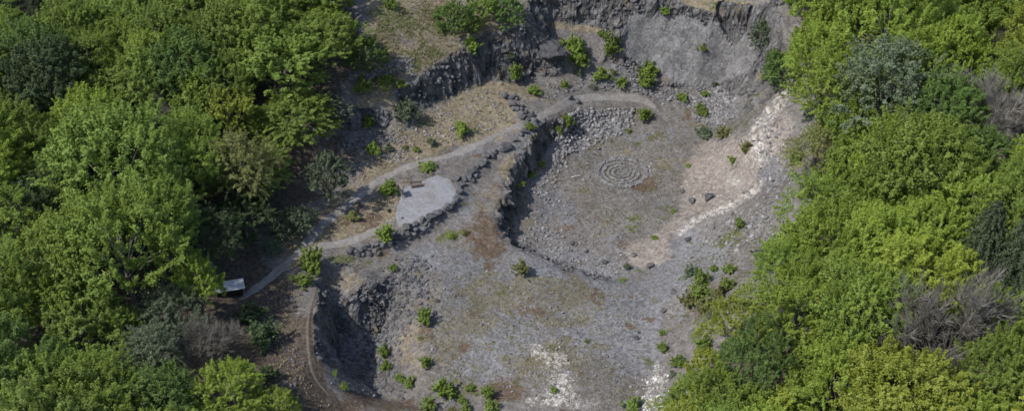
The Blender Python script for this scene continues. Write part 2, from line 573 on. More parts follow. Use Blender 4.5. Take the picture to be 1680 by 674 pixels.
# north cliff
bl([(800, 60, 16.6), (830, 56, 16.4), (862, 40, 16.8), (880, 10, 18.6), (900, -25, 20.5)])
bl([(900, 30, 14.8), (950, 36, 13.6), (990, 40, 13.2)])
bl([(800, 122, 9.2), (835, 140, 8.2), (880, 130, 7.6), (930, 128, 7.2), (980, 112, 7.2), (1010, 105, 7.2)])
bl([(930, -10, 19.0), (985, -15, 18.8), (1020, 4, 17.4), (1060, 4, 17.4), (1110, 8, 17.2), (1170, 22, 16.6), (1228, 40, 15.8)])
bl([(1018, 120, 6.2), (1060, 122, 4.8), (1100, 146, 3.0), (1140, 150, 2.8), (1180, 142, 3.4), (1212, 120, 5.0)])
pts((880, 160, 7.6), (940, 148, 6.4), (990, 140, 5.6), (1040, 148, 4.2), (1080, 160, 2.6), (850, 155, 8.2))
pts((1130, 170, 1.9), (1180, 175, 2.2), (1160, 205, 1.4), (1200, 165, 3.0))
pts((1000, -30, 21), (1100, -20, 19.6), (1180, 2, 18.0), (1240, 10, 18.2), (820, -30, 22.5), (860, -10, 21))
# right side: track, slope, pale ridge, wooded hill
bl([(1232, 44, 15.6), (1250, 80, 12.6), (1252, 110, 10.4), (1228, 160, 6.4), (1210, 195, 3.6), (1185, 212, 2.2)])
bl([(1300, 132, 14.0), (1280, 165, 12.0), (1262, 188, 10.8), (1240, 214, 9.6), (1238, 240, 9.4), (1248, 268, 9.2), (1250, 300, 8.4), (1205, 332, 6.2), (1150, 352, 4.4), (1105, 385, 2.2), (1075, 425, 1.5)])
bl([(1270, 140, 10.6), (1240, 180, 7.4), (1212, 208, 6.0), (1200, 240, 5.2), (1195, 280, 4.4), (1190, 312, 3.8), (1150, 330, 2.4), (1110, 350, 1.2), (1080, 385, 0.9)])
pts((1160, 240, 2.0), (1150, 290, 1.7), (1180, 225, 3.2), (1120, 300, 0.9))
bl([(1310, 170, 15.6), (1300, 220, 13.6), (1292, 260, 12.6), (1300, 320, 12.0), (1285, 380, 10.2), (1255, 430, 9.6), (1225, 490, 8.6), (1170, 560, 6.6), (1125, 650, 5.0), (1110, 740, 4)])
pts((1215, 370, 7.0), (1180, 390, 5.4), (1200, 440, 7.0), (1140, 420, 3.6), (1120, 470, 4.0), (1160, 490, 6.2), (1105, 530, 3.6), (1090, 590, 2.8), (1100, 640, 3.2), (1065, 660, 2.1), (1070, 720, 1.8))
pts((1275, 60, 18), (1290, 105, 15.5), (1262, 0, 22), (1340, 150, 18), (1350, 300, 15), (1330, 420, 12.5), (1280, 540, 10.5), (1400, 50, 23), (1500, 330, 18), (1680, 330, 22), (1450, 600, 14), (1680, 660, 17))
# hills round about (world coordinates)
for p in ((-60, -70, 11), (-100, -60, 15), (-130, 0, 20), (-100, 60, 27), (-130, 140, 42), (-50, 90, 30), (0, 140, 36), (20, 70, 24), (130, 140, 40), (70, 80, 29), (110, 40, 27),
          (130, 0, 26), (110, -60, 20), (60, -75, 10), (0, -90, -2), (0, -150, -8), (-130, -150, 10), (130, -150, 12),
          (-900, -900, 0), (0, -900, -20), (900, -900, 0), (900, 0, 60), (900, 900, 90), (0, 900, 90), (-900, 900, 90), (-900, 0, 50)):
    addp(p)


def build_grid():
    def axis(a, b, h, lim):
        c = list(np.arange(a, b, h))
        s, x = h, c[-1]
        hi = []
        while x < lim:
            s = min(s * 1.13, 60)
            x += s
            hi.append(x)
        s, x = h, c[0]
        lo = []
        while x > -lim:
            s = min(s * 1.13, 60)
            x -= s
            lo.append(x)
        return np.array(lo[::-1] + c + hi)
    return axis(-44, 60, 0.25, 800), axis(-56, 62, 0.25, 800)


GX, GY = build_grid()


def build_tin():
    xy = [Vector((p[0], p[1])) for p in tin_pts]
    v2, e2, f2, ov, oe, of = delaunay_2d_cdt(xy, tin_edges, [], 0, 1e-4)
    z = []
    for p, o in zip(v2, ov):
        if o:
            z.append(sum(tin_pts[i][2] for i in o) / len(o))
        else:                                    # crossing of two breaklines: nearest survey heights
            d = sorted(((p.x - q[0]) ** 2 + (p.y - q[1]) ** 2, q[2]) for q in tin_pts)[:3]
            z.append(sum(q[1] for q in d) / 3)
    Z = np.full((len(GY), len(GX)), np.nan)
    for f in f2:
        a, b, c = (np.array([v2[i].x, v2[i].y, z[i]]) for i in f)
        i0, i1 = np.searchsorted(GX, [min(a[0], b[0], c[0]), max(a[0], b[0], c[0])])
        j0, j1 = np.searchsorted(GY, [min(a[1], b[1], c[1]), max(a[1], b[1], c[1])])
        i1, j1 = min(i1 + 1, len(GX)), min(j1 + 1, len(GY))
        if i1 <= i0 or j1 <= j0:
            continue
        X, Y = np.meshgrid(GX[i0:i1], GY[j0:j1])
        det = (b[1] - c[1]) * (a[0] - c[0]) + (c[0] - b[0]) * (a[1] - c[1])
        if abs(det) < 1e-9:
            continue
        l1 = ((b[1] - c[1]) * (X - c[0]) + (c[0] - b[0]) * (Y - c[1])) / det
        l2 = ((c[1] - a[1]) * (X - c[0]) + (a[0] - c[0]) * (Y - c[1])) / det
        l3 = 1 - l1 - l2
        m = (l1 >= -1e-6) & (l2 >= -1e-6) & (l3 >= -1e-6)
        blk = Z[j0:j1, i0:i1]
        blk[m] = (l1 * a[2] + l2 * b[2] + l3 * c[2])[m]
    Z[np.isnan(Z)] = 30.0
    return Z


def blur(A, n):
    for _ in range(n):
        B = np.pad(A, 1, mode='edge')
        A = (B[1:-1, :-2] + 2 * B[1:-1, 1:-1] + B[1:-1, 2:]) / 4
        B = np.pad(A, 1, mode='edge')
        A = (B[:-2, 1:-1] + 2 * B[1:-1, 1:-1] + B[2:, 1:-1]) / 4
    return A


Z0 = build_tin()
Zs = blur(Z0, 10)
Zb = blur(Z0, 2)
gy, gx = np.gradient(blur(Z0, 4), GY, GX)
SLOPE = np.hypot(gx, gy)
XX, YY = np.meshgrid(GX, GY)
rock = smooth(1.05, 1.6, SLOPE)
ZZ = Zs * (1 - rock) + Zb * rock

# paths and the gravel patio in world coordinates
PATHS = {
    'main': ([(392, 492, 9.2), (418, 474, 9.1), (450, 450, 8.9), (490, 415, 8.6), (525, 375, 8.4), (560, 345, 8.4), (600, 312, 8.3), (640, 288, 8.2), (690, 270, 8.1), (740, 255, 8.0), (790, 236, 7.8), (830, 214, 7.6), (865, 200, 7.3),
              (900, 185, 6.5), (945, 166, 5.0), (1000, 161, 4.0), (1050, 165, 2.8), (1076, 178, 1.9)], .78),
    'side': ([(500, 416, 8.6), (530, 404, 8.2), (570, 395, 8.1), (610, 380, 8.0), (645, 366, 8.0)], 0.9),
    'rim': ([(520, 470, 8.4), (510, 500, 9.2), (505, 540, 10.0), (507, 580, 9.9), (516, 615, 9.0), (540, 645, 7.2)], .24),
}


def catmull(P, n=10):
    P = [np.array(p) for p in P]
    P = [2 * P[0] - P[1]] + P + [2 * P[-1] - P[-2]]
    o = []
    for i in range(1, len(P) - 2):
        for k in range(n):
            t = k / n
            o.append(0.5 * (2 * P[i] + (P[i + 1] - P[i - 1]) * t + (2 * P[i - 1] - 5 * P[i] + 4 * P[i + 1] - P[i + 2]) * t * t + (3 * P[i] - P[i - 1] - 3 * P[i + 1] + P[i + 2]) * t ** 3))
    o.append(P[-2])
    return np.array(o)


PATH_W = {k: (catmull([unproj(*p) for p in q[0]]), q[1]) for k, q in PATHS.items()}
PATIO = [tuple(unproj(u, v, 8.0)[:2]) for u, v in ((662, 310), (676, 303), (700, 295), (716, 288), (736, 292), (747, 306), (750, 320), (742, 334), (715, 350), (690, 362), (668, 374), (655, 370), (648, 352))]
flat = np.zeros_like(ZZ)
for k, (pw, wd) in PATH_W.items():
    flat = np.maximum(flat, 1 - smooth(wd, wd + 1.6, line_d(XX, YY, [tuple(p[:2]) for p in pw[::5]])))
flat = np.maximum(flat, smooth(-1.2, 0.2, poly_sd(XX, YY, PATIO)))
SPIRAL_C = unproj(1020, 283, 0.1)
flat = np.maximum(flat, 1 - smooth(4.0, 6.0, np.hypot(XX - SPIRAL_C[0], YY - SPIRAL_C[1])))

PU, PV, PPM = proj(XX, YY, ZZ)


def reg(poly, feather=18, s=1.0):
    return s * smooth(-feather, feather, poly_sd(PU, PV, poly) * 1.0)


def ell(u, v, ru, rv, s=1.0):
    return s * (1 - smooth(0.25, 1.3, np.hypot((PU - u) / ru, (PV - v) / rv)))


slabm = np.clip(reg([(1040, 20), (1120, 25), (1200, 45), (1240, 70), (1235, 110), (1205, 130), (1140, 145), (1060, 115), (1020, 90), (1025, 40)], 10), 0, 1)
# relief
pitm = reg([(500, 470), (560, 480), (600, 520), (640, 640), (560, 660), (500, 620)], 15)
rk_amp = rock * (1 - 0.90 * slabm) * (1 - .5 * np.clip(pitm, 0, 1))
fine = smooth(140, 60, np.abs(XX)) * smooth(130, 70, np.abs(YY))
ZZ = ZZ + (1 - flat) * fine * (0.16 * fbm(XX, YY, 7, 4) + 0.09 * fbm(XX, YY, 1.6, 3) * (1 - 0.3 * rock))
gul = np.clip(reg([(1080, 390), (1130, 290), (1190, 215), (1250, 190), (1300, 150), (1305, 320), (1250, 330), (1140, 360)], 20), 0, 1)
ZZ = ZZ + gul * (1 - flat) * (.42 * (fbm(XX * .6 + YY * .8, YY * .25 - XX * .2, 2.6, 4, True, 12) - 1.0) + .2 * fbm(XX, YY, 1.2, 3, ox=33))
ZZ = ZZ + rk_amp * fine * (0.48 * (fbm(XX, YY, 3.4, 5, True) - 0.9) + 0.4 * fbm(XX, YY, 1.1, 3, ox=40))
DX = fine * rk_amp * (0.8 * fbm(XX + ZZ * 0.25, YY - ZZ * 0.3, 2.6, 4, ox=7) + 0.25 * fbm(XX + ZZ * 0.9, YY - ZZ, 0.9, 2, ox=3))
DY = fine * rk_amp * (0.8 * fbm(XX - ZZ * 0.3, YY + ZZ * 0.25, 2.6, 4, ox=23) + 0.25 * fbm(XX - ZZ, YY + ZZ * 0.9, 0.9, 2, ox=13))


def worley(x, y, z, s, seed):
    px, py, pz = x / s, y / s, z / s
    ix, iy, iz = (np.floor(a).astype(np.int64) for a in (px, py, pz))
    best = np.full(len(x), 1e9)
    val = np.zeros(len(x))

    def h(a, b, c, k):
        n = (a * 73856093) ^ (b * 19349663) ^ (c * 83492791) ^ (k * 2654435761 + seed * 977)
        n = (n ^ (n >> 13)) * 1274126177
        return ((n ^ (n >> 16)) & 0xffff) / 65535.0
    for a in (-1, 0, 1):
        for b in (-1, 0, 1):
            for c in (-1, 0, 1):
                jx, jy, jz = ix + a, iy + b, iz + c
                d = (jx + h(jx, jy, jz, 1) - px) ** 2 + (jy + h(jx, jy, jz, 2) - py) ** 2 + (jz + h(jx, jy, jz, 3) - pz) ** 2
                m = d < best
                best = np.where(m, d, best)
                val = np.where(m, h(jx, jy, jz, 4), val)
    return val


CELL = np.full(ZZ.shape, 0.5)
sel = (rock > 0.02) & (fine > 0.1)
xs_, ys_, zs_ = XX[sel], YY[sel], ZZ[sel]
wob = 0.5 * fbm(xs_, ys_, 1.5, 2, ox=61)
c1 = worley(xs_ + wob, ys_ - wob, zs_ * 0.62, 2.3, 1)
c2 = worley(xs_ - wob, ys_ + wob, zs_ * 0.75, 0.95, 2)
CELL[sel] = 0.55 * c1 + 0.45 * c2
push = rk_amp[sel] * (1.15 * (c1 - .5) + 0.5 * (c2 - .5))
gl = np.hypot(gx, gy)[sel] + 1e-6
DX[sel] += -gx[sel] / gl * push
DY[sel] += -gy[sel] / gl * push
TX, TY = XX + DX, YY + DY


def tz(x, y):
    i = np.clip(np.searchsorted(GX, x) - 1, 0, len(GX) - 2)
    j = np.clip(np.searchsorted(GY, y) - 1, 0, len(GY) - 2)
    fx = (x - GX[i]) / (GX[i + 1] - GX[i])
    fy = (y - GY[j]) / (GY[j + 1] - GY[j])
    return (ZZ[j, i] * (1 - fx) + ZZ[j, i + 1] * fx) * (1 - fy) + (ZZ[j + 1, i] * (1 - fx) + ZZ[j + 1, i + 1] * fx) * fy


def grid_val(A, x, y):
    i = np.clip(np.searchsorted(GX, x), 0, len(GX) - 1)
    j = np.clip(np.searchsorted(GY, y), 0, len(GY) - 1)
    return A[j, i]


def ground_at(u, v, h=0.0):
    """first point on the line of sight where it is h above the ground"""
    d = ray(u, v)
    t = np.arange(140, 420, 0.4)
    P = CAM[None] + d[None] * t[:, None]
    g = P[:, 2] - tz(P[:, 0], P[:, 1]) - h
    k = np.argmax(g < 0)
    a, b = t[max(k - 1, 0)], t[k]
    for _ in range(12):
        mth = (a + b) / 2
        p = CAM + d * mth
        if p[2] - tz(p[0], p[1]) - h < 0:
            b = mth
        else:
            a = mth
    p = CAM + d * b
    return float(p[0]), float(p[1]), float(tz(p[0], p[1])), HF / float((p[1] - CAM[1]) * cP - (p[2] - CAM[2]) * sP)


# ------------------------------------------------------------------ what covers the ground where
LEFT_WOOD = [(-160, -120), (560, -120), (578, 40), (575, 110), (545, 170), (500, 215), (470, 275), (440, 340), (405, 410), (352, 440), (352, 500), (400, 560), (400, 620), (480, 660), (520, 760), (520, 860), (-160, 860)]
RIGHT_WOOD = [(1268, -120), (1285, 40), (1300, 150), (1310, 250), (1305, 330), (1275, 400), (1250, 450), (1190, 520), (1130, 590), (1095, 680), (1080, 860), (1840, 860), (1840, -120)]
sdL, sdR = poly_sd(PU, PV, LEFT_WOOD), poly_sd(PU, PV, RIGHT_WOOD)
w = {}
w['litter'] = np.clip(np.maximum(smooth(-40, 30, sdL), smooth(0, 60, sdR)) + reg([(300, 440), (400, 400), (470, 455), (500, 520), (515, 600), (560, 660), (560, 700), (300, 700)], 25)
                      + reg([(400, 330), (470, 250), (560, 210), (600, 240), (560, 300), (480, 380)], 25, .7), 0, 1)
w['tan'] = np.clip(reg([(545, 400), (480, 440), (440, 420), (540, 330), (610, 270), (690, 190), (800, 125), (840, 150), (850, 215), (790, 235), (740, 240), (690, 262), (640, 280), (560, 350), (660, 310), (650, 350), (630, 390)], 22, .95)
                   + reg([(585, 180), (640, 110), (600, 60), (600, -40), (730, -40), (860, 40), (800, 60), (740, 90), (690, 120), (650, 150)], 16, .8)
                   + ell(620, 165, 60, 26, .6) + ell(600, 250, 50, 40, .55) + ell(840, 275, 26, 30, .8) + ell(800, 330, 40, 50, .45) + ell(900, 40, 45, 12, .7) + ell(960, 47, 40, 10, .9) + ell(1040, 95, 25, 20, .6) + ell(1150, 10, 120, 16, .9)
                   + ell(1200, 130, 14, 40, .7) + ell(560, 460, 60, 22, .6) + ell(680, 570, 60, 70, .5) + ell(1000, 260, 60, 30, .35) + ell(950, 310, 40, 30, .4)
                   + ell(880, 470, 50, 20, .3) + ell(860, 150, 60, 20, .7) + ell(620, 500, 26, 12, .6), 0, 1)
w['grey'] = np.clip(reg([(690, 400), (760, 410), (850, 400), (1050, 465), (1085, 500), (1060, 620), (1000, 600), (900, 560), (820, 620), (740, 600), (700, 540), (720, 480)], 25, .66)
                    + ell(700, 425, 60, 25, .5) + ell(950, 450, 90, 30, .4) + ell(1020, 540, 60, 70, .4) + ell(800, 600, 60, 30, .4) + ell(860, 480, 50, 22, .4) + ell(900, 330, 50, 70, .5) + ell(930, 230, 90, 40, .7)
                    + ell(1060, 250, 90, 60, .3) + ell(1150, 400, 80, 60, .6) + ell(600, 540, 70, 90, .7) + ell(1185, 170, 45, 40, .8) + ell(1235, 130, 18, 60, .9) + ell(1270, 280, 30, 50, .6) + ell(1100, 460, 60, 60, .55)
                    + ell(760, 340, 50, 40, .45) + ell(770, 250, 60, 20, .5) + ell(960, 420, 100, 35, .45) + ell(1020, 110, 30, 30, .5) + ell(1060, 560, 40, 70, .4), 0, 1)
w['ochre'] = np.clip(ell(1020, 283, 36, 21, .8) + ell(820, 470, 100, 50, .42) + ell(760, 530, 60, 60, .42) + ell(900, 500, 90, 50, .42) + ell(990, 230, 70, 22, .5) + ell(960, 480, 60, 30, .42) + ell(880, 590, 90, 40, .4)
                     + ell(730, 575, 30, 25, .5) + ell(950, 315, 60, 30, .35) + ell(1110, 240, 40, 60, .35) + ell(830, 540, 200, 120, .25) + ell(980, 560, 60, 60, .3) + ell(1080, 280, 30, 30, .4), 0, 1)
w['brown'] = np.clip(reg([(520, 640), (600, 640), (700, 660), (760, 674), (700, 720), (500, 720)], 20, .55) + ell(800, 400, 50, 50, .6) + ell(780, 370, 40, 40, .4) + ell(600, 95, 22, 60, .3) + ell(640, 110, 50, 16, .55) + ell(700, 280, 60, 20, .4) + ell(560, 330, 60, 60, .3) + ell(960, 290, 50, 40, .3)
                     + ell(610, 370, 60, 30, .45) + ell(750, 590, 60, 40, .35) + ell(1060, 300, 30, 20, .4) + ell(830, 640, 100, 30, .4) + ell(1150, 500, 50, 50, .4) + ell(520, 560, 30, 100, .6), 0, 1)
w['green'] = np.clip(ell(1240, 150, 40, 40, .42) + ell(1190, 210, 60, 25, .42) + ell(1200, 390, 60, 30, .45) + ell(1060, 235, 40, 25, .42) + ell(1030, 360, 60, 22, .42) + ell(690, 60, 70, 60, .5) + ell(640, 20, 40, 40, .5)
                     + ell(560, 425, 30, 10, .6) + ell(750, 385, 40, 14, .5) + ell(620, 390, 30, 14, .5) + ell(1160, 540, 40, 40, .5) + ell(1150, 10, 120, 14, .42) + ell(1110, 410, 30, 10, .3)
                     + ell(730, 640, 90, 40, .42) + ell(760, 300, 30, 40, .3) + ell(700, 190, 70, 30, .4) + ell(1100, 345, 30, 18, .4), 0, 1)
w['pale'] = np.clip(reg([(1060, 400), (1110, 350), (1130, 300), (1150, 250), (1200, 215), (1240, 225), (1240, 300), (1200, 330), (1140, 355), (1110, 395), (1070, 430), (1030, 430)], 42, .78)
                    + ell(1180, 285, 70, 60, .5) + ell(1285, 235, 32, 90, .45) + ell(1065, 415, 46, 24, .6) + ell(1280, 220, 22, 50, .5) + ell(1260, 230, 22, 30, .4) + ell(1200, 370, 60, 20, .2), 0, 1)
w['pale'] = np.clip(w['pale'] * (1.05 + .75 * fbm(XX, YY, 8, 4, ox=70)), 0, 1)
ridge = [(1300, 138), (1280, 165), (1262, 188), (1240, 214), (1238, 240), (1248, 268)]
ridge2 = [(1250, 300), (1228, 322), (1190, 342), (1150, 356), (1115, 380)]
w['white'] = np.clip(0.62 * (1 - smooth(4, 20, line_d(PU, PV, ridge))) + 0.58 * (1 - smooth(2, 13, line_d(PU, PV, ridge2))) + ell(1205, 300, 22, 12, .58) + ell(1262, 235, 22, 40, .38)
                     + reg([(1042, 674), (1062, 620), (1078, 596), (1094, 620), (1098, 674), (1090, 740), (1040, 740)], 10, .5) + ell(1080, 580, 18, 30, .35)
                     + ell(880, 575, 20, 18, .5) + ell(915, 590, 26, 22, .45) + ell(925, 628, 30, 22, .52) + ell(905, 655, 34, 20, .47) + ell(960, 660, 48, 24, .4) + ell(905, 605, 50, 60, .16) + ell(868, 656, 14, 8, .5), 0, 1)
w['rock'] = np.clip(rock * 1.0 + ell(910, 80, 110, 70, .25), 0, 1) * (1 - 0.55 * np.clip(w['pale'] + (PU > 1150) * (PV > 190) * 0.5, 0, 1)) * (1 - smooth(60, 120, np.minimum(np.maximum(sdL, sdR), 200)))
w['slab'] = slabm
floor_m = (1 - smooth(-60, 0, np.maximum(sdL, sdR))) * (1 - rock) * fine
w['brown'] = np.clip(w['brown'] + floor_m * .5 * smooth(.05, .5, fbm(XX, YY, 5, 4, ox=5)), 0, 1)
w['grey'] = np.clip(w['grey'] + floor_m * .5 * smooth(.0, .45, fbm(XX, YY, 6.5, 4, ox=15)), 0, 1)
w['ochre'] = np.clip(w['ochre'] * .9 + floor_m * .45 * smooth(.05, .5, fbm(XX, YY, 4, 4, ox=25)), 0, 1)
w['green'] = np.clip(w['green'] + floor_m * .4 * smooth(.15, .55, fbm(XX, YY, 3, 4, ox=35)), 0, 1)
w['cell'] = CELL


def make_terrain():
    ny, nx = ZZ.shape
    V = np.stack([TX, TY, ZZ], -1).reshape(-1, 3)
    idx = np.arange(ny * nx).reshape(ny, nx)
    F = np.stack([idx[:-1, :-1], idx[:-1, 1:], idx[1:, 1:], idx[1:, :-1]], -1)
    fr = blur((rock > 0.5).astype(float), 6)[:-1, :-1] > 0.45
    fu, fv = PU[:-1, :-1], PV[:-1, :-1]
    regions = [
        ('cliff', 'tall grey basalt rock wall with a smooth slab at the back of the quarry', [(812, -60), (1262, -60), (1262, 135), (1205, 165), (1000, 150), (840, 150), (805, 60)]),
        ('cliff', 'dark shaded rock cliff under the dry grass hill', [(665, 80), (812, -20), (806, 60), (825, 140), (700, 195), (665, 190)]),
        ('cliff', 'small grey crag beside the left wood above the curving path', [(500, 160), (664, 160), (664, 190), (680, 250), (510, 270)]),
        ('cliff', 'rock drop between the boulder terrace and the stone spiral basin', [(790, 190), (930, 185), (950, 300), (900, 380), (1020, 450), (1020, 470), (800, 400)]),
        ('cliff', 'rough rock edge around the shaded hollow below the boulder row', [(500, 420), (660, 420), (660, 480), (580, 640), (500, 640)]),
    ]
    own = np.zeros(fr.shape, int)
    for k, (_, _, P) in enumerate(regions):
        own[(own == 0) & fr & (poly_sd(fu, fv, P) > 0)] = k + 1
    e1, e2 = np.gradient(TX, axis=1), np.gradient(TX, axis=0)
    tu = np.stack([e1, np.gradient(TY, axis=1), np.gradient(ZZ, axis=1)], -1)
    tv = np.stack([e2, np.gradient(TY, axis=0), np.gradient(ZZ, axis=0)], -1)
    nrm = np.cross(tu, tv)
    nrm /= np.linalg.norm(nrm, axis=-1, keepdims=True) + 1e-9
    nrm = nrm.reshape(-1, 3)
    for k in range(len(regions) + 1):
        f = F[own == k]
        if not len(f):
            continue
        used, inv = np.unique(f, return_inverse=True)
        me = mesh_np('ground' if k == 0 else 'cliff', V[used], inv.reshape(f.shape), M_TER, k == 0, {n: a.ravel()[used] for n, a in w.items()})
        if k == 0:
            me.normals_split_custom_set_from_vertices(nrm[used].tolist())
        o = link('ground' if k == 0 else 'cliff', me)
        tag(o, kind='structure', label='grey and brown quarry floor, grass banks and wooded slopes' if k == 0 else regions[k - 1][1])


make_terrain()


def make_paths():
    for key, (pw, wd) in PATH_W.items():
        n, k = len(pw), 9
        t = np.gradient(pw[:, :2], axis=0)
        t /= np.linalg.norm(t, axis=1, keepdims=True)
        nrm = np.stack([-t[:, 1], t[:, 0]], 1)
        sl = np.linspace(-1, 1, k)
        s = np.arange(n)
        wl = wd * (1 + 0.5 * fbm(s * 0.21, s * 0 + 3.3, 1.0, 3)) * np.minimum(1, 0.45 + np.minimum(s, n - 1 - s) / 12)
        lat = sl[None] * wl[:, None] * (1 + .22 * rng.normal(size=(n, k)) * (np.abs(sl) > .9)[None])
        P = pw[:, None, :2] + nrm[:, None] * lat[..., None]
        z = tz(P[..., 0], P[..., 1]) + 0.085 * (1 - sl ** 4)[None] - 0.045
        V = np.concatenate([P, z[..., None]], -1).reshape(-1, 3)
        idx = np.arange(n * k).reshape(n, k)
        F = np.stack([idx[:-1, :-1], idx[1:, :-1], idx[1:, 1:], idx[:-1, 1:]], -1).reshape(-1, 4)[:, ::-1]
        tag(link('path', mesh_np('path', V, F, M_TRACK if key == 'rim' else M_PATH, True)), kind='structure',
            label='grey gravel path curving from the shelter along the terrace into the basin' if key == 'main' else 'narrow trodden earth track along the rim of the hollow' if key == 'rim' else 'short gravel side path leading to the patio')
    P = np.array(PATIO)
    lo, hi = P.min(0) - .3, P.max(0) + .3
    xs, ys = np.arange(lo[0], hi[0], .2), np.arange(lo[1], hi[1], .2)
    X, Y = np.meshgrid(xs, ys)
    sd = poly_sd(X, Y, PATIO) + 0.28 * fbm(X, Y, 1.1, 3)
    z = tz(X, Y) + np.clip(sd, -0.4, 0.25) * 0.24
    idx = np.arange(X.size).reshape(X.shape)
    F = np.stack([idx[:-1, :-1], idx[:-1, 1:], idx[1:, 1:], idx[1:, :-1]], -1)
    F = F[(sd[:-1, :-1] > -0.35)]
    used, inv = np.unique(F, return_inverse=True)
    V = np.stack([X, Y, z], -1).reshape(-1, 3)[used]
    tag(link('gravel_patio', mesh_np('gravel_patio', V, inv.reshape(F.shape), M_PATIO, True)), kind='structure', label='levelled pale grey gravel patio behind the boulder row')


make_paths()

# ------------------------------------------------------------------ stones
def ico(sub):
    bm = bmesh.new()
    bmesh.ops.create_icosphere(bm, subdivisions=sub, radius=1.0)
    V = np.array([v.co[:] for v in bm.verts])
    F = np.array([[v.index for v in f.verts] for f in bm.faces])
    bm.free()
    return V, F


ICO1, ICO2, ICO3 = ico(1), ico(2), ico(3)


def rock_shape(seed, base=ICO3, cuts=9, rough=0.04):
    r = np.random.default_rng(seed)
    V, F = base[0].copy(), base[1]
    for _ in range(cuts):                                  # flat fracture faces
        n = r.normal(size=3)
        n /= np.linalg.norm(n)
        d = r.uniform(0.45, 0.78)
        s = V @ n - d
        V = V - np.outer(np.maximum(s, 0), n) * 0.94
    off = Vector(r.uniform(0, 50, 3))
    dv = np.array([mnoise.fractal(Vector(p) * 1.9 + off, 0.9, 2.1, 3) for p in V])
    V = V * (1 + rough * dv)[:, None]
    V[:, 2] *= 0.85
    V /= np.abs(V).max()
    return V, F


BOULDER = []
for i in range(8):
    V_, F_ = rock_shape(100 + i)
    BOULDER.append({m.name: mesh_np('boulder', V_, F_, m, False, {'tint': np.full(len(V_), 0.5)}) for m in (M_BASALT, M_PALE)})
PEB = [rock_shape(200 + i, ICO1, 5) for i in range(10)]
ORD = ['first', 'second', 'third', 'fourth', 'fifth', 'sixth', 'seventh', 'eighth', 'ninth', 'tenth', 'eleventh', 'twelfth', 'thirteenth', 'fourteenth', 'fifteenth', 'sixteenth', 'seventeenth',
       'eighteenth', 'nineteenth', 'twentieth'] + ['twenty-' + s for s in ('first', 'second', 'third', 'fourth', 'fifth', 'sixth', 'seventh', 'eighth', 'ninth')] + ['thirtieth'] + \
      ['thirty-' + s for s in ('first', 'second', 'third', 'fourth', 'fifth', 'sixth', 'seventh', 'eighth', 'ninth')] + ['fortieth'] + ['forty-' + s for s in ('first', 'second', 'third', 'fourth', 'fifth', 'sixth')]


def boulder(x, y, size, label, group=None, mat='basalt', asp=1.0, rz=None, sink=0.2, name='boulder'):
    o = link(name, R.choice(BOULDER)[mat])
    s = size / 2
    sx, sy, sz = s * asp, s * R.uniform(.8, 1.0) / max(asp, 1) ** .3, s * R.uniform(.72, .95) / max(asp, 1) ** .5
    o.scale = (sx, sy, sz)
    o.rotation_euler = (R.uniform(-.25, .25), R.uniform(-.25, .25), R.uniform(0, 6.28) if rz is None else rz)
    o.location = (x, y, float(tz(x, y)) + sz * (1 - 2 * sink))
    tag(o, label, 'boulder' if name == 'boulder' else 'rock', group)
    return o


def along(pts_px, n, jit, z):
    c = catmull([unproj(u, v, z) for u, v in pts_px], 20)
    L = np.concatenate([[0], np.cumsum(np.linalg.norm(np.diff(c[:, :2], axis=0), axis=1))])
    o = []
    for i in range(n):
        s = L[-1] * (i + .5) / n
        k = min(np.searchsorted(L, s), len(c) - 1)
        o.append((c[k][0] + R.uniform(-jit, jit), c[k][1] + R.uniform(-jit, jit)))
    return o


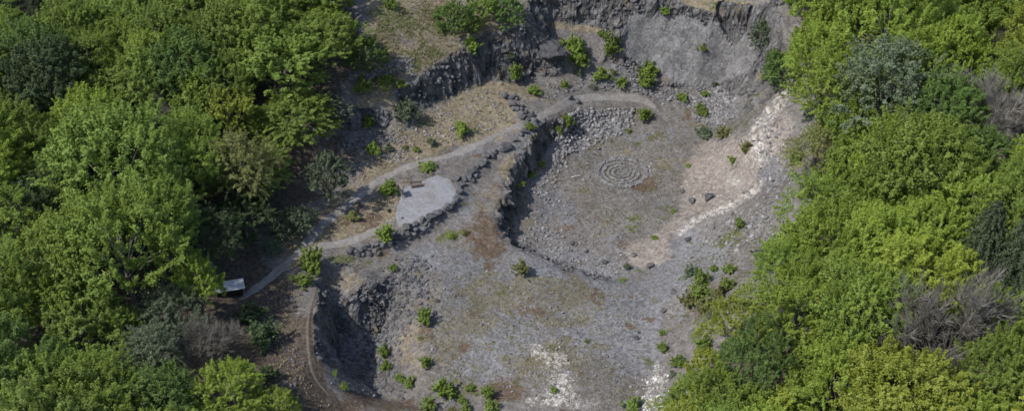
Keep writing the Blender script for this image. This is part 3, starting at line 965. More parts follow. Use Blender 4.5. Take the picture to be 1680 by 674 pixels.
def boulders():
    def row(label, group, spots, smin, smax, **kw):
        for i, (x, y) in enumerate(spots):
            boulder(x, y, R.uniform(smin, smax) * 1.1, label % ORD[i], group, **kw)
    row('grey basalt boulder, %s from the lower end of the row edging the patio', 'boulders edging the gravel patio', along([(655, 384), (672, 374), (690, 364), (710, 354), (732, 342), (750, 322)], 13, .28, 7.9), 1.15, 1.75)
    row('grey basalt boulder, %s from the patio in the row beside the upper path', 'boulders beside the upper path', along([(750, 318), (760, 302), (772, 286), (785, 272), (800, 258), (814, 246)], 13, .32, 7.8), 1.0, 1.65)
    row('smaller basalt boulder fallen in front of the patio row, %s from the left', 'boulders fallen in front of the patio row', along([(668, 392), (682, 384), (700, 376), (712, 370)], 5, .4, 6.9), .9, 1.35)
    row('dark basalt boulder, %s from the left in the heap below the side path', 'boulders heaped below the side path', along([(572, 414), (590, 412), (606, 404), (622, 400), (640, 392), (655, 388)], 16, .45, 7.7), .75, 1.2)
    row('low dark basalt boulder, %s from the left along the foot of that heap', 'boulders at the foot of the heap', along([(582, 422), (600, 416), (618, 410), (634, 402), (650, 396)], 12, .5, 7.2), .6, 1.0)
    row('basalt boulder on the upper-path row, second line, %s from the patio', 'boulders doubling the upper row', along([(745, 300), (752, 296), (768, 298), (782, 282)], 4, .5, 7.9), 1.0, 1.5)
    x, y = unproj(831, 241, 7.8)[:2]
    boulder(x, y, 2.5, 'long flat basalt slab lying at the top end of the boulder row', 'single boulders', asp=1.35, rz=.45)
    for u, v, s, lb in ((846, 232, 1.3, 'rounded boulder at the right tip of the long flat slab'), (840, 244, 1.0, 'small boulder tucked under the long flat slab'), (853, 222, 1.4, 'boulder standing left of the shrub at the path gap'),
                        (860, 218, 1.6, 'boulder directly below the shrub at the path gap')):
        x, y = ground_at(u, v)[:2]
        boulder(x, y, s, lb, 'single boulders')
    row('basalt boulder in the upper heap across the path, %s from its top', 'boulders heaped across the upper path', along([(832, 160), (840, 172), (850, 182), (858, 192), (868, 200), (880, 204)], 13, .5, 8.0), 1.0, 1.75)
    row('smaller basalt boulder along the right side of the upper heap, %s from top', 'boulders right of the upper heap', along([(842, 160), (852, 170), (864, 182), (876, 194), (884, 200)], 8, .4, 7.9), .8, 1.4)
    one = [(597, 493, 1.2, 'dark block lying below the rocky lip of the hollow'), (612, 470, 1.5, 'large dark block under the overhang of the hollow'), (627, 462, 1.3, 'block of rock at the right end of the hollow lip'),
           (718, 494, 1.0, 'lone dark rock on the floor above the tall hollow shrub'), (713, 514, 1.0, 'lone dark rock just right of the tall hollow shrub'), (660, 358, .5, 'small stone left lying on the lower left of the patio'),
           (722, 527, .8, 'pale grey stone among rubble right of the tall hollow shrub'), (935, 162, 1.3, 'grey rock on the bank above the ramp path'), (948, 168, 1.2, 'grey rock at the bend of the ramp path'),
           (917, 268, 1.1, 'dark rock in the scree left of the pale log'), (940, 400, 1.1, 'grey stone in the middle of the basin rubble'), (992, 432, 1.3, 'big grey block in the rubble at the near basin edge'),
           (960, 413, .9, 'grey stone near the near basin edge'), (1136, 332, 1.6, 'grey boulder on the pale slope above the sandy patch'), (1162, 326, 2.2, 'long grey boulder half buried in the pale slope'), (1120, 316, 1.2, 'grey boulder at the foot of the pale slope'),
           (1103, 480, 1.3, 'dark rock on the crest left of the thicket'), (1088, 512, 1.2, 'dark rock on the floor edge left of the thicket'), (1043, 555, .9, 'dark rock pair member on the grey floor'), (1048, 546, .7, 'smaller dark rock just above its neighbour on the grey floor'),
           (1040, 420, 1.1, 'grey rock beside the sandy patch'), (660, 655, .8, 'pale stone in the shaded scree of the hollow'), (1128, 395, 1.3, 'grey rock at the upper end of the dark gully'), (1068, 438, 1.5, 'grey boulder where basin and front floor meet')]
    for u, v, s, lb in one:
        x, y = ground_at(u, v)[:2]
        boulder(x, y, s, lb, 'single boulders')
    x, y = ground_at(903, 118)[:2]
    BOULDER.append(None)
    V_, F_ = rock_shape(907, ico(4), 9, .2)
    BOULDER[-1] = {'basalt': mesh_np('rock_outcrop', V_, F_, M_BASALT, False, {'tint': np.full(len(V_), .05)})}
    keep, BOULDER[:] = BOULDER[:-1], BOULDER[-1:]
    boulder(x, y + 1.2, 6.4, 'huge rounded rock bulging from the foot of the back wall', None, asp=1.0, sink=.3, rz=.3, name='rock_outcrop')
    BOULDER[:] = keep
    for i, (u, v, s) in enumerate(((1296, 146, 1.7), (1288, 156, 1.9), (1281, 166, 1.5), (1272, 175, 1.8), (1262, 186, 2.1), (1252, 196, 1.8), (1245, 206, 2.3), (1238, 214, 1.7), (1240, 228, 1.8), (1246, 242, 1.6), (1252, 256, 1.6),
                                   (1258, 222, 1.3), (1270, 205, 1.2), (1244, 305, 1.5), (1236, 314, 1.4), (1226, 322, 1.3))):
        x, y = ground_at(u + R.uniform(-5, 5), v + R.uniform(-3, 3))[:2]
        boulder(x, y, s * R.choice((.55, .8, 1.0, 1.25)), 'pale weathered rock, %s from the top of the whitish ridge by the right wood' % ORD[i], 'pale rocks of the ridge', mat='pale_rock', sink=.34, name='ridge_rock')


boulders()


def scatter(name, label, poly, n, smin, smax, mat, steep=None, power=2.5, dens=None, embed=0.3):
    """many small stones joined into one mesh"""
    P = np.array(poly, float)
    out = []
    tries = 0
    while len(out) < n and tries < 60:
        tries += 1
        u = rng.uniform(P[:, 0].min(), P[:, 0].max(), 2000)
        v = rng.uniform(P[:, 1].min(), P[:, 1].max(), 2000)
        q = poly_sd(u, v, poly) + (2 if name == 'lip_shade_stones' else 10) * rng.normal(size=2000)
        u, v = u[q > 0], v[q > 0]
        # intersect lines of sight with the ground (fixed-point iteration on the height)
        d = np.stack([(u - 840) / HF, cP + (337 - v) / HF * sP, -sP + (337 - v) / HF * cP], 1)
        t = (4 - CAM[2]) / d[:, 2]
        lo, hi = np.full(len(u), 120.0), np.full(len(u), 420.0)
        for _ in range(24):
            mi = (lo + hi) / 2
            p = CAM + d * mi[:, None]
            above = p[:, 2] > tz(p[:, 0], p[:, 1])
            lo, hi = np.where(above, mi, lo), np.where(above, hi, mi)
        p = CAM + d * lo[:, None]
        keep = np.ones(len(u), bool)
        if steep is not None:
            keep &= grid_val(rock, p[:, 0], p[:, 1]) > steep
        if dens:
            keep &= fbm(p[:, 0], p[:, 1], dens, 3) > rng.uniform(-.5, .5, len(u))
        if name == 'cliff_rubble':
            keep &= grid_val(slabm, p[:, 0], p[:, 1]) < .3
            keep &= ~((u > 790) & (v > 190))
        keep &= grid_val(flat, p[:, 0], p[:, 1]) < rng.uniform(.3, .9, len(u))
        out.extend(p[keep].tolist())
    out = np.array(out[:n])
    Vs, Fs, Ts, off = [], [], [], 0
    kinds = rng.integers(0, len(PEB), len(out))
    for k in range(len(PEB)):
        pk = out[kinds == k]
        if not len(pk):
            continue
        m = len(pk)
        V0, F0 = PEB[k]
        s = smin + (smax - smin) * rng.random(m) ** power
        a = rng.uniform(0, 6.28, m)
        tl = rng.uniform(-.5, .5, (m, 2))
        sc = np.stack([s, s * rng.uniform(.6, 1, m), s * rng.uniform(.5, .9, m)], 1) / 2
        L = V0[None] * sc[:, None, :]
        L[..., 2] += L[..., 0] * tl[:, :1] + L[..., 1] * tl[:, 1:]
        x = L[..., 0] * np.cos(a)[:, None] - L[..., 1] * np.sin(a)[:, None]
        y = L[..., 0] * np.sin(a)[:, None] + L[..., 1] * np.cos(a)[:, None]
        Wv = np.stack([x + pk[:, :1], y + pk[:, 1:2], L[..., 2] + (tz(pk[:, 0], pk[:, 1]) + sc[:, 2] * (1 - 2 * embed))[:, None]], -1)
        Vs.append(Wv.reshape(-1, 3))
        Fs.append((F0[None] + (np.arange(m) * len(V0))[:, None, None] + off).reshape(-1, 3))
        Ts.append(np.repeat(rng.random(m), len(V0)))
        off += m * len(V0)
    me = mesh_np(name, np.concatenate(Vs), np.concatenate(Fs), mat, False, {'tint': np.concatenate(Ts)})
    tag(link(name, me), label, None, None, 'stuff')


def screes():
    scatter('scree', 'dark rubble slope in the shaded hollow', [(590, 480), (640, 440), (690, 420), (715, 440), (700, 500), (650, 560), (660, 640), (600, 650), (560, 600), (548, 500)], 2700, .12, .8, M_BASALT, power=3.5)
    scatter('scree', 'grey scree falling from the ramp path into the basin', [(905, 225), (945, 178), (1040, 178), (1040, 205), (985, 228), (940, 246), (905, 275)], 2000, .16, .95, M_SCREE, power=3)
    scatter('scree', 'grey rubble along the left and near edge of the basin', [(900, 262), (925, 262), (915, 330), (905, 360), (960, 415), (1020, 420), (1030, 455), (975, 448), (900, 420), (860, 395), (868, 340)], 1700, .12, .65, M_SCREE, dens=4, power=3.5)
    scatter('scree', 'grey block scree below the right end of the back wall', [(1135, 190), (1150, 150), (1210, 142), (1212, 170), (1195, 205), (1160, 205)], 1300, .2, .95, M_SCREE)
    scatter('scree', 'rubble along the foot of the back wall above the ramp path', [(890, 150), (960, 146), (1020, 125), (1035, 100), (1050, 130), (1090, 150), (1150, 165), (1130, 180), (1060, 158), (950, 158)], 1300, .18, .8, M_SCREE, dens=4)
    scatter('scree', 'pale rubble below the small crag on the left', [(590, 215), (640, 225), (670, 240), (650, 255), (610, 262), (575, 285), (550, 300), (560, 250)], 700, .2, .8, M_SCREE, dens=4)
    scatter('scree', 'reddish rubble on the dry grass hill beside the left wood', [(598, 125), (625, 105), (670, 95), (680, 108), (640, 122), (610, 130)], 350, .2, .7, M_SCREE)
    scatter('scree', 'stones strewn over the right slope between pale ridge and wood', [(1250, 200), (1300, 170), (1305, 320), (1270, 400), (1180, 400), (1130, 450), (1120, 420), (1200, 345), (1250, 300)], 900, .15, .9, M_SCREE, dens=4)
    scatter('scree', 'stones strewn over the pale slope above the basin', [(1100, 360), (1130, 280), (1180, 220), (1235, 215), (1235, 300), (1160, 340)], 150, .1, .5, M_PALE, dens=4, power=3)
    scatter('scree', 'stones strewn over the grey front floor', [(650, 420), (1050, 470), (1080, 520), (1050, 670), (720, 670), (680, 560)], 1800, .1, .55, M_SCREE, power=4, dens=6)
    scatter('scree', 'stones strewn over the basin floor', [(900, 300), (960, 235), (1130, 200), (1140, 260), (1080, 380), (1000, 410), (920, 380)], 1500, .1, .5, M_SCREE, power=4, dens=5)
    scatter('scree', 'stones strewn over the brown slope left of the hollow', [(420, 500), (510, 440), (560, 430), (600, 440), (530, 480), (515, 600), (560, 660), (460, 640)], 420, .12, .6, M_BASALT, power=3, dens=5)
    scatter('scree', 'stones lying in the dry grass of the terrace', [(560, 300), (620, 250), (700, 190), (800, 130), (850, 200), (740, 240), (640, 270)], 700, .12, .6, M_SCREE, power=3, dens=5)
    scatter('lip_shade_stones', 'dark stones added along the near basin lip as its shadow line', [(826, 384), (850, 399), (900, 424), (970, 449), (1010, 460), (970, 456), (900, 431), (850, 406), (822, 390)], 260, .25, .9, M_BASALT, power=2)  # added dark stones draw the shadow line of the drop behind the lip
    scatter('white_scree', 'white broken stone heap by the right wood at the lower edge', [(1042, 674), (1062, 622), (1078, 598), (1092, 620), (1098, 674), (1092, 730), (1040, 730)], 600, .1, .42, M_WHITE, power=3.5, dens=2)
    scatter('white_scree', 'white stone patches on the lower front floor', [(868, 560), (900, 560), (935, 600), (950, 640), (1000, 674), (860, 674), (890, 620)], 140, .08, .2, M_WHITE, dens=1.0, power=3)
    scatter('cliff_rubble', 'loose blocks jutting from the steep rock faces', [(500, 160), (700, 60), (810, 40), (900, -10), (1240, 10), (1260, 120), (1100, 150), (860, 150), (930, 210), (860, 400), (640, 470), (540, 640), (500, 600), (520, 470), (800, 300), (780, 160), (560, 260)],
            1100, .3, 1.2, M_BASALT, steep=.55, embed=.55, power=3, dens=3)


screes()


# ------------------------------------------------------------------ stone spiral, log, bench, board, shelter
def spiral():
    root = empty('stone_spiral', (SPIRAL_C[0], SPIRAL_C[1], float(tz(SPIRAL_C[0], SPIRAL_C[1]))))
    tag(root, 'round labyrinth of low stone rings laid out on the basin floor', 'stone spiral')

    def ring_mesh(name, fn, n, smin, smax):
        Vs, Fs, Ts = [], [], []
        for i in range(n):
            x, y = fn(i / n)
            s = R.uniform(smin, smax)
            V0, F0 = PEB[i % len(PEB)]
            a = R.uniform(0, 6.28)
            ca, sa = math.cos(a), math.sin(a)
            L = V0 * np.array([s, s * R.uniform(.6, 1), s * .75]) / 2
            L = np.stack([L[:, 0] * ca - L[:, 1] * sa + x, L[:, 0] * sa + L[:, 1] * ca + y, L[:, 2] + s * .2], 1)
            L[:, 2] += float(tz(SPIRAL_C[0] + x, SPIRAL_C[1] + y)) - root.location.z
            Vs.append(L)
            Fs.append(F0 + i * len(V0))
            Ts.append(np.full(len(V0), R.uniform(.05, .7)))
        o = link(name, mesh_np(name, np.concatenate(Vs), np.concatenate(Fs), M_SCREE, False, {'tint': np.concatenate(Ts)}), root)
        o['kind'] = 'stuff'
    ring_mesh('outer_ring', lambda t: ((4.15 + R.uniform(-.4, .45)) * math.cos(6.28 * t), (4.0 + R.uniform(-.4, .45)) * math.sin(6.28 * t)), 480, .28, .72)
    for r0 in (3.05, 2.2, 1.4):
        ring_mesh('stone_ring', lambda t, r0=r0: ((r0 + R.uniform(-.11, .11)) * math.cos(.5 + 5.9 * t) - .1, (r0 * .95 + R.uniform(-.11, .11)) * math.sin(.5 + 5.9 * t) - .1), int(r0 * 56), .32, .62)
    ring_mesh('inner_coil', lambda t: ((.3 + .5 * t) * math.cos(7 * t), (.3 + .5 * t) * math.sin(7 * t)), 26, .22, .4)
    Vs = [rock_shape(300 + i, ICO1, 5)[0] for i in range(14)]
    B, F, off = [], [], 0
    for i, V0 in enumerate(Vs):
        a = R.uniform(-.2, .65)
        r = R.uniform(4.4, 5.7)
        s = R.uniform(.16, .34)
        p = (r * math.cos(a), r * math.sin(a))
        g = float(tz(SPIRAL_C[0] + p[0], SPIRAL_C[1] + p[1])) - root.location.z
        B.append(V0 * s * .6 + np.array([p[0], p[1], s * .15 + g]))
        F.append(PEB[0][1] + off)
        off += len(V0)
    o = link('entrance_stones', mesh_np('entrance_stones', np.concatenate(B), np.concatenate(F), M_PALE, False, {'tint': np.full(off, .5)}), root)
    o['label'] = 'whitish stones at the right of the ring'
    o['kind'] = 'stuff'


spiral()


def props():
    # pale fallen log
    a, b = ground_at(937, 292), ground_at(957, 288)
    mid = Vector(((a[0] + b[0]) / 2, (a[1] + b[1]) / 2, float(tz((a[0] + b[0]) / 2, (a[1] + b[1]) / 2))))
    root = empty('fallen_log', mid)
    tag(root, 'thin pale barkless log lying left of the stone spiral', 'log')
    pa, pb = Vector(a[:3]) - mid, Vector(b[:3]) - mid
    bd = Build().tube([pa + Vector((0, 0, .1)), pa.lerp(pb, .35) + Vector((0, .05, .14)), pa.lerp(pb, .7) + Vector((0, -.03, .13)), pb + Vector((0, 0, .08))], [.10, .09, .08, .05], 8)
    link('log', bd.mesh('log', M_LOG, True), root)
    q = pa.lerp(pb, .6) + Vector((0, 0, .15))
    link('branch_stub', Build().tube([q, q + Vector((.15, .25, .18))], [.05, .03], 6).mesh('branch_stub', M_LOG), root)

    # bench with back, behind the patio
    x, y, z, _ = ground_at(683, 306)
    root = empty('park_bench', (x, y, z), math.radians(16))
    tag(root, 'dark wooden bench with backrest at the upper edge of the gravel patio', 'bench')
    L = 1.95
    for i in range(3):
        link('seat_plank', Build().box((0, -.08 - .16 * i, .46), (L, .14, .05)).mesh('seat_plank', M_WOOD), root)
    rot = Matrix.Rotation(math.radians(-14), 3, 'X')
    for i in range(2):
        link('backrest_plank', Build().box((0, .055 + .045 * i, .66 + .2 * i), (L, .05, .15), rot).mesh('backrest_plank', M_WOOD), root)
    for s in (-1, 1):
        bd = Build()
        bd.box((s * .75, -.37, .215), (.1, .09, .43)).box((s * .75, -.02, .215), (.1, .09, .43)).box((s * .75, .11, .66), (.08, .06, .5), rot).box((s * .75, -.2, .405), (.08, .3, .05))
        link('leg_frame', bd.mesh('leg_frame', M_POST), root)

    # information board at the upper left corner of the patio, seen edge on
    x, y, z, _ = ground_at(659, 322)
    root = empty('information_board', (x, y, z), math.radians(-68))
    tag(root, 'dark information board on two posts at the left corner of the patio', 'sign')
    for s in (-1, 1):
        link('post', Build().box((s * .62, 0, .95), (.11, .11, 1.9)).mesh('post', M_POST), root)
    pn = link('panel', Build().box((0, -.075, 1.3), (1.36, .04, 1.0)).mesh('panel', M_PANEL), root)
    bd = Build()
    for s in (-1, 1):
        bd.box((s * .7, -.09, 1.3), (.06, .08, 1.12)).box((0, -.09, 1.3 + s * .53), (1.34, .08, .06))
    link('frame', bd.mesh('frame', M_POST), pn)
    link('cap_rail', Build().box((0, -.03, 1.93), (1.6, .3, .06)).mesh('cap_rail', M_POST), root)
    for s in (-1, 1):
        link('foot_block', Build().box((s * .62, .01, .06), (.31, .29, .14)).mesh('foot_block', M_WHITE), root)

    # shelter at the wood's edge
    x, y, z, _ = ground_at(378, 484)
    root = empty('shelter_hut', (x, y, z - .1), math.radians(15), (.86, .72, .8))
    tag(root, 'small open shelter with a pale grey sloping roof at the left wood edge', 'shelter')
    rt = Matrix.Rotation(math.radians(9), 3, 'X')
    rf = link('roof', Build().box((0, 0, 2.35), (5.0, 2.7, .07), rt).mesh('roof', M_ROOF), root)
    bd = Build()
    for i in range(5):
        bd.box((-2.0 + i, 0, 2.40), (.05, 2.68, .05), rt)
    link('roof_batten', bd.mesh('roof_batten', M_ROOF), rf)
    for sx in (-1, 1):
        link('post', Build().box((sx * 2.25, -1.1, 1.06), (.14, .14, 2.12)).mesh('post', M_POST), root)
        link('post', Build().box((sx * 2.25, 1.1, 1.23), (.14, .14, 2.46)).mesh('post', M_POST), root)
        link('side_wall', Build().box((sx * 2.25, .05, 1.0), (.05, 2.0, 1.9)).mesh('side_wall', M_SHED), root)
    for i in range(12):
        link('wall_board', Build().box((0, 1.16 + (i % 2) * .012, .12 + .19 * i), (4.4, .035, .18)).mesh('wall_board', M_SHED), root)
    link('inner_seat', Build().box((0, .75, .45), (4.2, .4, .06)).box((-1.5, .75, .2), (.1, .3, .42)).box((1.5, .75, .2), (.1, .3, .42)).mesh('inner_seat', M_WOOD), root)


props()

# ------------------------------------------------------------------ foliage
UP = np.array([0, 0, 1.0])


def unit(a):
    return a / (np.linalg.norm(a, axis=-1, keepdims=True) + 1e-9)


def leaf_quads(C, Nn, s, r, asp=0.62):
    n = len(C)
    a = unit(np.cross(Nn, r.normal(size=(n, 3))))
    b = np.cross(Nn, a)
    a = a * (s * .5)[:, None]
    b = b * (s * .5 * asp)[:, None]
    bend = Nn * (s * .12)[:, None]
    V = np.stack([C - a - bend, C + b, C + a - bend, C - b], 1).reshape(-1, 3)
    F = np.arange(n * 4).reshape(n, 4)
    return V, F


def sprays(org, axis, length, width, nl, r, size, droop=0.15):
    """leafy plumes: org, axis (m,3); returns leaf centres, normals, sizes, tints"""
    m = len(org)
    t = r.random((m, nl)) ** 0.8
    sd = unit(np.cross(axis, r.normal(size=(m, 3))))
    sd2 = np.cross(axis, sd)
    rad = width[:, None] * (1.05 - .8 * t) * np.abs(r.normal(size=(m, nl))) * .75
    an = r.uniform(0, 6.28, (m, nl))
    C = org[:, None] + axis[:, None] * (t * length[:, None])[..., None] + sd[:, None] * (rad * np.cos(an))[..., None] + sd2[:, None] * (rad * np.sin(an) * .6)[..., None]
    C[..., 2] -= droop * (t * t) * length[:, None]
    Nn = unit(axis[:, None] * .6 + UP * .5 + r.normal(size=(m, nl, 3)) * .40)
    tint = np.clip(r.normal(.5, .22, (m, 1)) + r.normal(0, .14, (m, nl)) + .42 * (t - .45), 0, 1)  # tips lighter: young leaves, with the crowns' lit-top contrast put into the tint
    return C.reshape(-1, 3), Nn.reshape(-1, 3), (size * r.uniform(.65, 1.3, (m, nl))).ravel(), tint.ravel()


def broadleaf(seed, H, Rr, lobes=14, per=15, nl=95, size=.36, crown_lo=.30, upward=.5, loose=1.0, mat=None):
    """returns (trunk mesh, crown mesh) for a tree of height H and crown radius Rr"""
    r = np.random.default_rng(seed)
    cz, az = H * (1 + crown_lo) / 2, H * (1 - crown_lo) / 2
    ga = np.pi * (3 - 5 ** .5)
    k = np.arange(lobes)
    zz = 1 - 1.55 * (k + .5) / lobes
    ph = k * ga + r.uniform(0, 6.28)
    rr = np.sqrt(np.clip(1 - zz ** 2, 0, 1))
    d = np.stack([rr * np.cos(ph), rr * np.sin(ph), zz], 1) + r.normal(0, .13, (lobes, 3))
    f = r.uniform(.52, .74, lobes)[:, None]
    LC = d * f * np.array([Rr, Rr, az]) + np.array([0, 0, cz])
    LR = r.uniform(.34, .50, lobes) * Rr
    O, A, Ln, Wd = [], [], [], []
    for i in range(lobes):
        q = unit(r.normal(size=(per * 2, 3)) + unit(LC[i] - np.array([0, 0, cz - az * .4])) * 1.15)
        q = q[q[:, 2] > -.55][:per]
        m = len(q)
        rad = LR[i] * r.uniform(.35, 1.0, m) ** .6
        O.append(LC[i] + q * rad[:, None] * np.array([1, 1, .85]))
        A.append(unit(q * .75 + UP * upward + r.normal(0, .22, (m, 3))))
        Ln.append(r.uniform(.8, 1.6, m) * Rr * .28 * loose)
        Wd.append(r.uniform(.75, 1.25, m) * Rr * .095 * loose)
    O, A, Ln, Wd = np.concatenate(O), np.concatenate(A), np.concatenate(Ln), np.concatenate(Wd)
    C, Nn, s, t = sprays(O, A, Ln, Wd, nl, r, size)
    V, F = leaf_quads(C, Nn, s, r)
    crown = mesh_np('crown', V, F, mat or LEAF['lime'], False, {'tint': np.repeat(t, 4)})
    bd = Build()
    lean = r.normal(0, .03 * H, 2)
    top = (lean[0], lean[1], cz + az * .45)
    tr = .018 * H
    bd.tube([(0, 0, -.6), (0, 0, .4), (lean[0] * .4, lean[1] * .4, H * .28), (lean[0] * .8, lean[1] * .8, cz), top], [tr * 1.5, tr * 1.1, tr * .85, tr * .5, tr * .15], 8)
    for i in range(lobes):
        b0 = H * (crown_lo * .75) + (LC[i][2] - H * crown_lo * .75) * .35
        fr = min(1, b0 / cz)
        s0 = Vector((lean[0] * fr * .8, lean[1] * fr * .8, b0))
        e = Vector(LC[i])
        mid = s0.lerp(e, .5) + Vector((0, 0, .04 * H))
        bd.tube([s0, mid, e], [tr * .4, tr * .26, tr * .08], 5)
    return bd.mesh('trunk', M_BARK, True), crown


def shrub_mesh(seed, H, Rr, n=70, nl=50, size=.17, tall=False, sparse=1.0):
    r = np.random.default_rng(seed)
    q = unit(r.normal(size=(n, 3)) + np.array([0, 0, .5]))
    q[:, 2] = np.abs(q[:, 2])
    rad = r.uniform(.25, .8, n)
    lump = 1 + .28 * np.sin(np.arctan2(q[:, 1], q[:, 0]) * 3 + seed) + .15 * r.normal(size=n)
    O = q * rad[:, None] * np.array([Rr, Rr, H * .66]) * lump[:, None] + np.array([0, 0, H * .16])
    A = unit(q * .7 + UP * (.9 if tall else .55) + r.normal(0, .25, (n, 3)))
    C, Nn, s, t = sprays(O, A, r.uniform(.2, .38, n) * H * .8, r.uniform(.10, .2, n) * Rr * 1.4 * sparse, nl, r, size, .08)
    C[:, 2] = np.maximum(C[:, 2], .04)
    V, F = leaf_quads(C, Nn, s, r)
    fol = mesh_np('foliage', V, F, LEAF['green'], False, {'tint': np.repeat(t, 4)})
    bd = Build()
    for i in range(7):
        a = i * .9 + r.uniform(0, .5)
        e = Vector((math.cos(a) * Rr * .55, math.sin(a) * Rr * .55, H * r.uniform(.55, .8)))
        bd.tube([(0.05 * math.cos(a), .05 * math.sin(a), -.25), e * .5 + Vector((0, 0, .1 * H)), e], [.035 * H * .5, .02 * H * .5, .008 * H * .5], 5)
    return bd.mesh('stem', M_BARK), fol


def bare_mesh(seed, H, spread, mat, levels=5, trunk_frac=.10, leafy=None):
    r = random.Random(seed)
    bd, tw = Build(), Build()
    tips = []

    def grow(p, d, L, rad, lv):
        steps = 3
        P, q = [p], p
        for i in range(steps):
            d = (d + Vector((r.gauss(0, .10), r.gauss(0, .10), r.gauss(0, .08) + .05))).normalized()
            q = q + d * L / steps
            P.append(q)
        if lv >= levels - 1:
            tw.tube([P[0], P[2], P[3]], [rad, rad * .6, rad * .3], 3, False)
        else:
            (bd if lv < 2 else tw).tube(P, [rad, rad * .85, rad * .7, rad * .5], 7 if lv < 2 else 4, False)
        if lv == levels:
            tips.append(q)
            return
        nb = (7 if lv == 0 else 5) if lv < 3 else 6
        for k in range(nb):
            fr = r.uniform(.35, 1.0) if k else 1.0
            i = min(int(fr * steps), steps - 1)
            b = P[i].lerp(P[i + 1], fr * steps - i)
            ax = d.orthogonal()
            ax.rotate(Matrix.Rotation(r.uniform(0, 6.28), 3, d))
            nd = d.copy()
            nd.rotate(Matrix.Rotation(r.uniform(.3, .8) * spread * (1.35 if lv == 0 else 1) * (.35 if not k else 1), 3, ax))
            nd.z += .1 if lv < 2 else .04
            grow(b, nd.normalized(), L * r.uniform(.55, .8) * (1.7 if lv == 0 else 1), max(rad * (.5 if lv else .55), .015), lv + 1)
    grow(Vector((0, 0, -.4)), Vector((r.gauss(0, .05), r.gauss(0, .05), 1)), H * trunk_frac + .4, .016 * H, 0)
    pts_ = np.array(tw.v)
    hw = np.percentile(np.abs(pts_[:, :2]), 97)
    k = 5.75 / hw
    kz = float(np.clip(H / np.percentile(pts_[:, 2], 99.5), .85 * k, 1.5 * k))
    for q in (bd, tw):
        q.v = [(a * k, b * k, c * kz) for a, b, c in q.v]
    return bd.mesh('trunk', mat, True), tw.mesh('branches', mat)


def conifer_mesh(seed, H, Rr):
    r = np.random.default_rng(seed)
    bd = Build().tube([(0, 0, -.5), (0, 0, H * .5), (0, 0, H)], [.2, .12, .02], 8)
    O, A, Ln, Wd = [], [], [], []
    z, lv = H * .06, 0
    while z < H * .97:
        rad = Rr * (1 - z / H) ** .55 * r.uniform(.85, 1.1)
        n = int(9 + 7 * (1 - z / H))
        for k in range(n):
            a = 6.28 * k / n + lv * .4 + r.uniform(-.2, .2)
            L = rad * r.uniform(.75, 1.15)
            dr = np.array([math.cos(a), math.sin(a), -.12])
            for s0, s1 in ((0.05, .6), (.4, 1.0)):
                O.append(np.array([0, 0, z + .15 * L]) + dr * L * s0)
                A.append(unit(dr + np.array([0, 0, -.28])))
                Ln.append(L * (s1 - s0))
                Wd.append(.18 * L + .12)
        z += H * .055 * r.uniform(.85, 1.15)
        lv += 1
    for k in range(6):
        O.append(np.array([0, 0, H * .93]))
        A.append(unit(np.array([r.normal() * .25, r.normal() * .25, 1.0])))
        Ln.append(H * .07)
        Wd.append(.14)
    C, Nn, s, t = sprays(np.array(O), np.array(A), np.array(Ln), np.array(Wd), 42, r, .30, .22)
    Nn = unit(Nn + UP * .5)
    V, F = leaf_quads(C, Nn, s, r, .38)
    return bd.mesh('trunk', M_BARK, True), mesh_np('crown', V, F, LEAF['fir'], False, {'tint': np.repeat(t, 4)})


TREES = {
    'broad': [broadleaf(20 + i, 16, 6.6, lobes=16 + (i * 3) % 8, per=20, nl=135, size=.235 + .02 * (i % 3), crown_lo=.06 + .03 * (i % 4), upward=.45 + .12 * (i % 4)) for i in range(8)],
    'small': [broadleaf(40 + i, 10, 3.6, lobes=14, per=16, nl=85, size=.23, crown_lo=.06) for i in range(3)],
    'feather': [broadleaf(50 + i, 14, 5.2, lobes=18, per=18, nl=58, size=.25, loose=1.2, upward=.3, crown_lo=.15) for i in range(2)],
    'slim': [broadleaf(60 + i, 9, 2.7, lobes=17, per=13, nl=70, size=.25, crown_lo=-.02, upward=.7) for i in range(2)],
    'bushy': [broadleaf(65 + i, 6, 3.2, lobes=17, per=14, nl=66, size=.24, crown_lo=-.15, upward=.6) for i in range(3)],
}
DIM = {'broad': (16, 6.6), 'small': (10, 3.6), 'feather': (14, 5.2), 'slim': (9, 2.7), 'bushy': (6, 3.2)}
SHRUBS = {'round': [shrub_mesh(70 + i, 2.0, 1.15) for i in range(4)], 'tall': [shrub_mesh(80 + i, 3.0, .95, 70, 50, .18, True) for i in range(3)], 'low': [shrub_mesh(90 + i, 1.1, 1.3, 60, 45, .15, False, 1.1) for i in range(2)]}
SDIM = {'round': (2.0, 1.3), 'tall': (3.0, 1.15), 'low': (1.1, 1.5)}


def put(name, meshes, names, loc, rz, sc, mat=None):
    root = empty(name, loc, rz, sc)
    for me, nm in zip(meshes, names):
        o = link(nm, me, root)
        if mat and nm in ('crown', 'foliage'):
            o.material_slots[0].link = 'OBJECT'
            o.material_slots[0].material = mat
    return root


show = []                                       # u, v, radius px, y of trees to be kept in view
placed = []                                     # x, y, crown radius
LOOKS = {'lime': 'bright yellow-green', 'yellow': 'pale yellow-green', 'fresh': 'fresh green', 'green': 'deep green', 'mid': 'mid green', 'dark': 'dark green', 'grey': 'grey-green', 'olive': 'olive'}


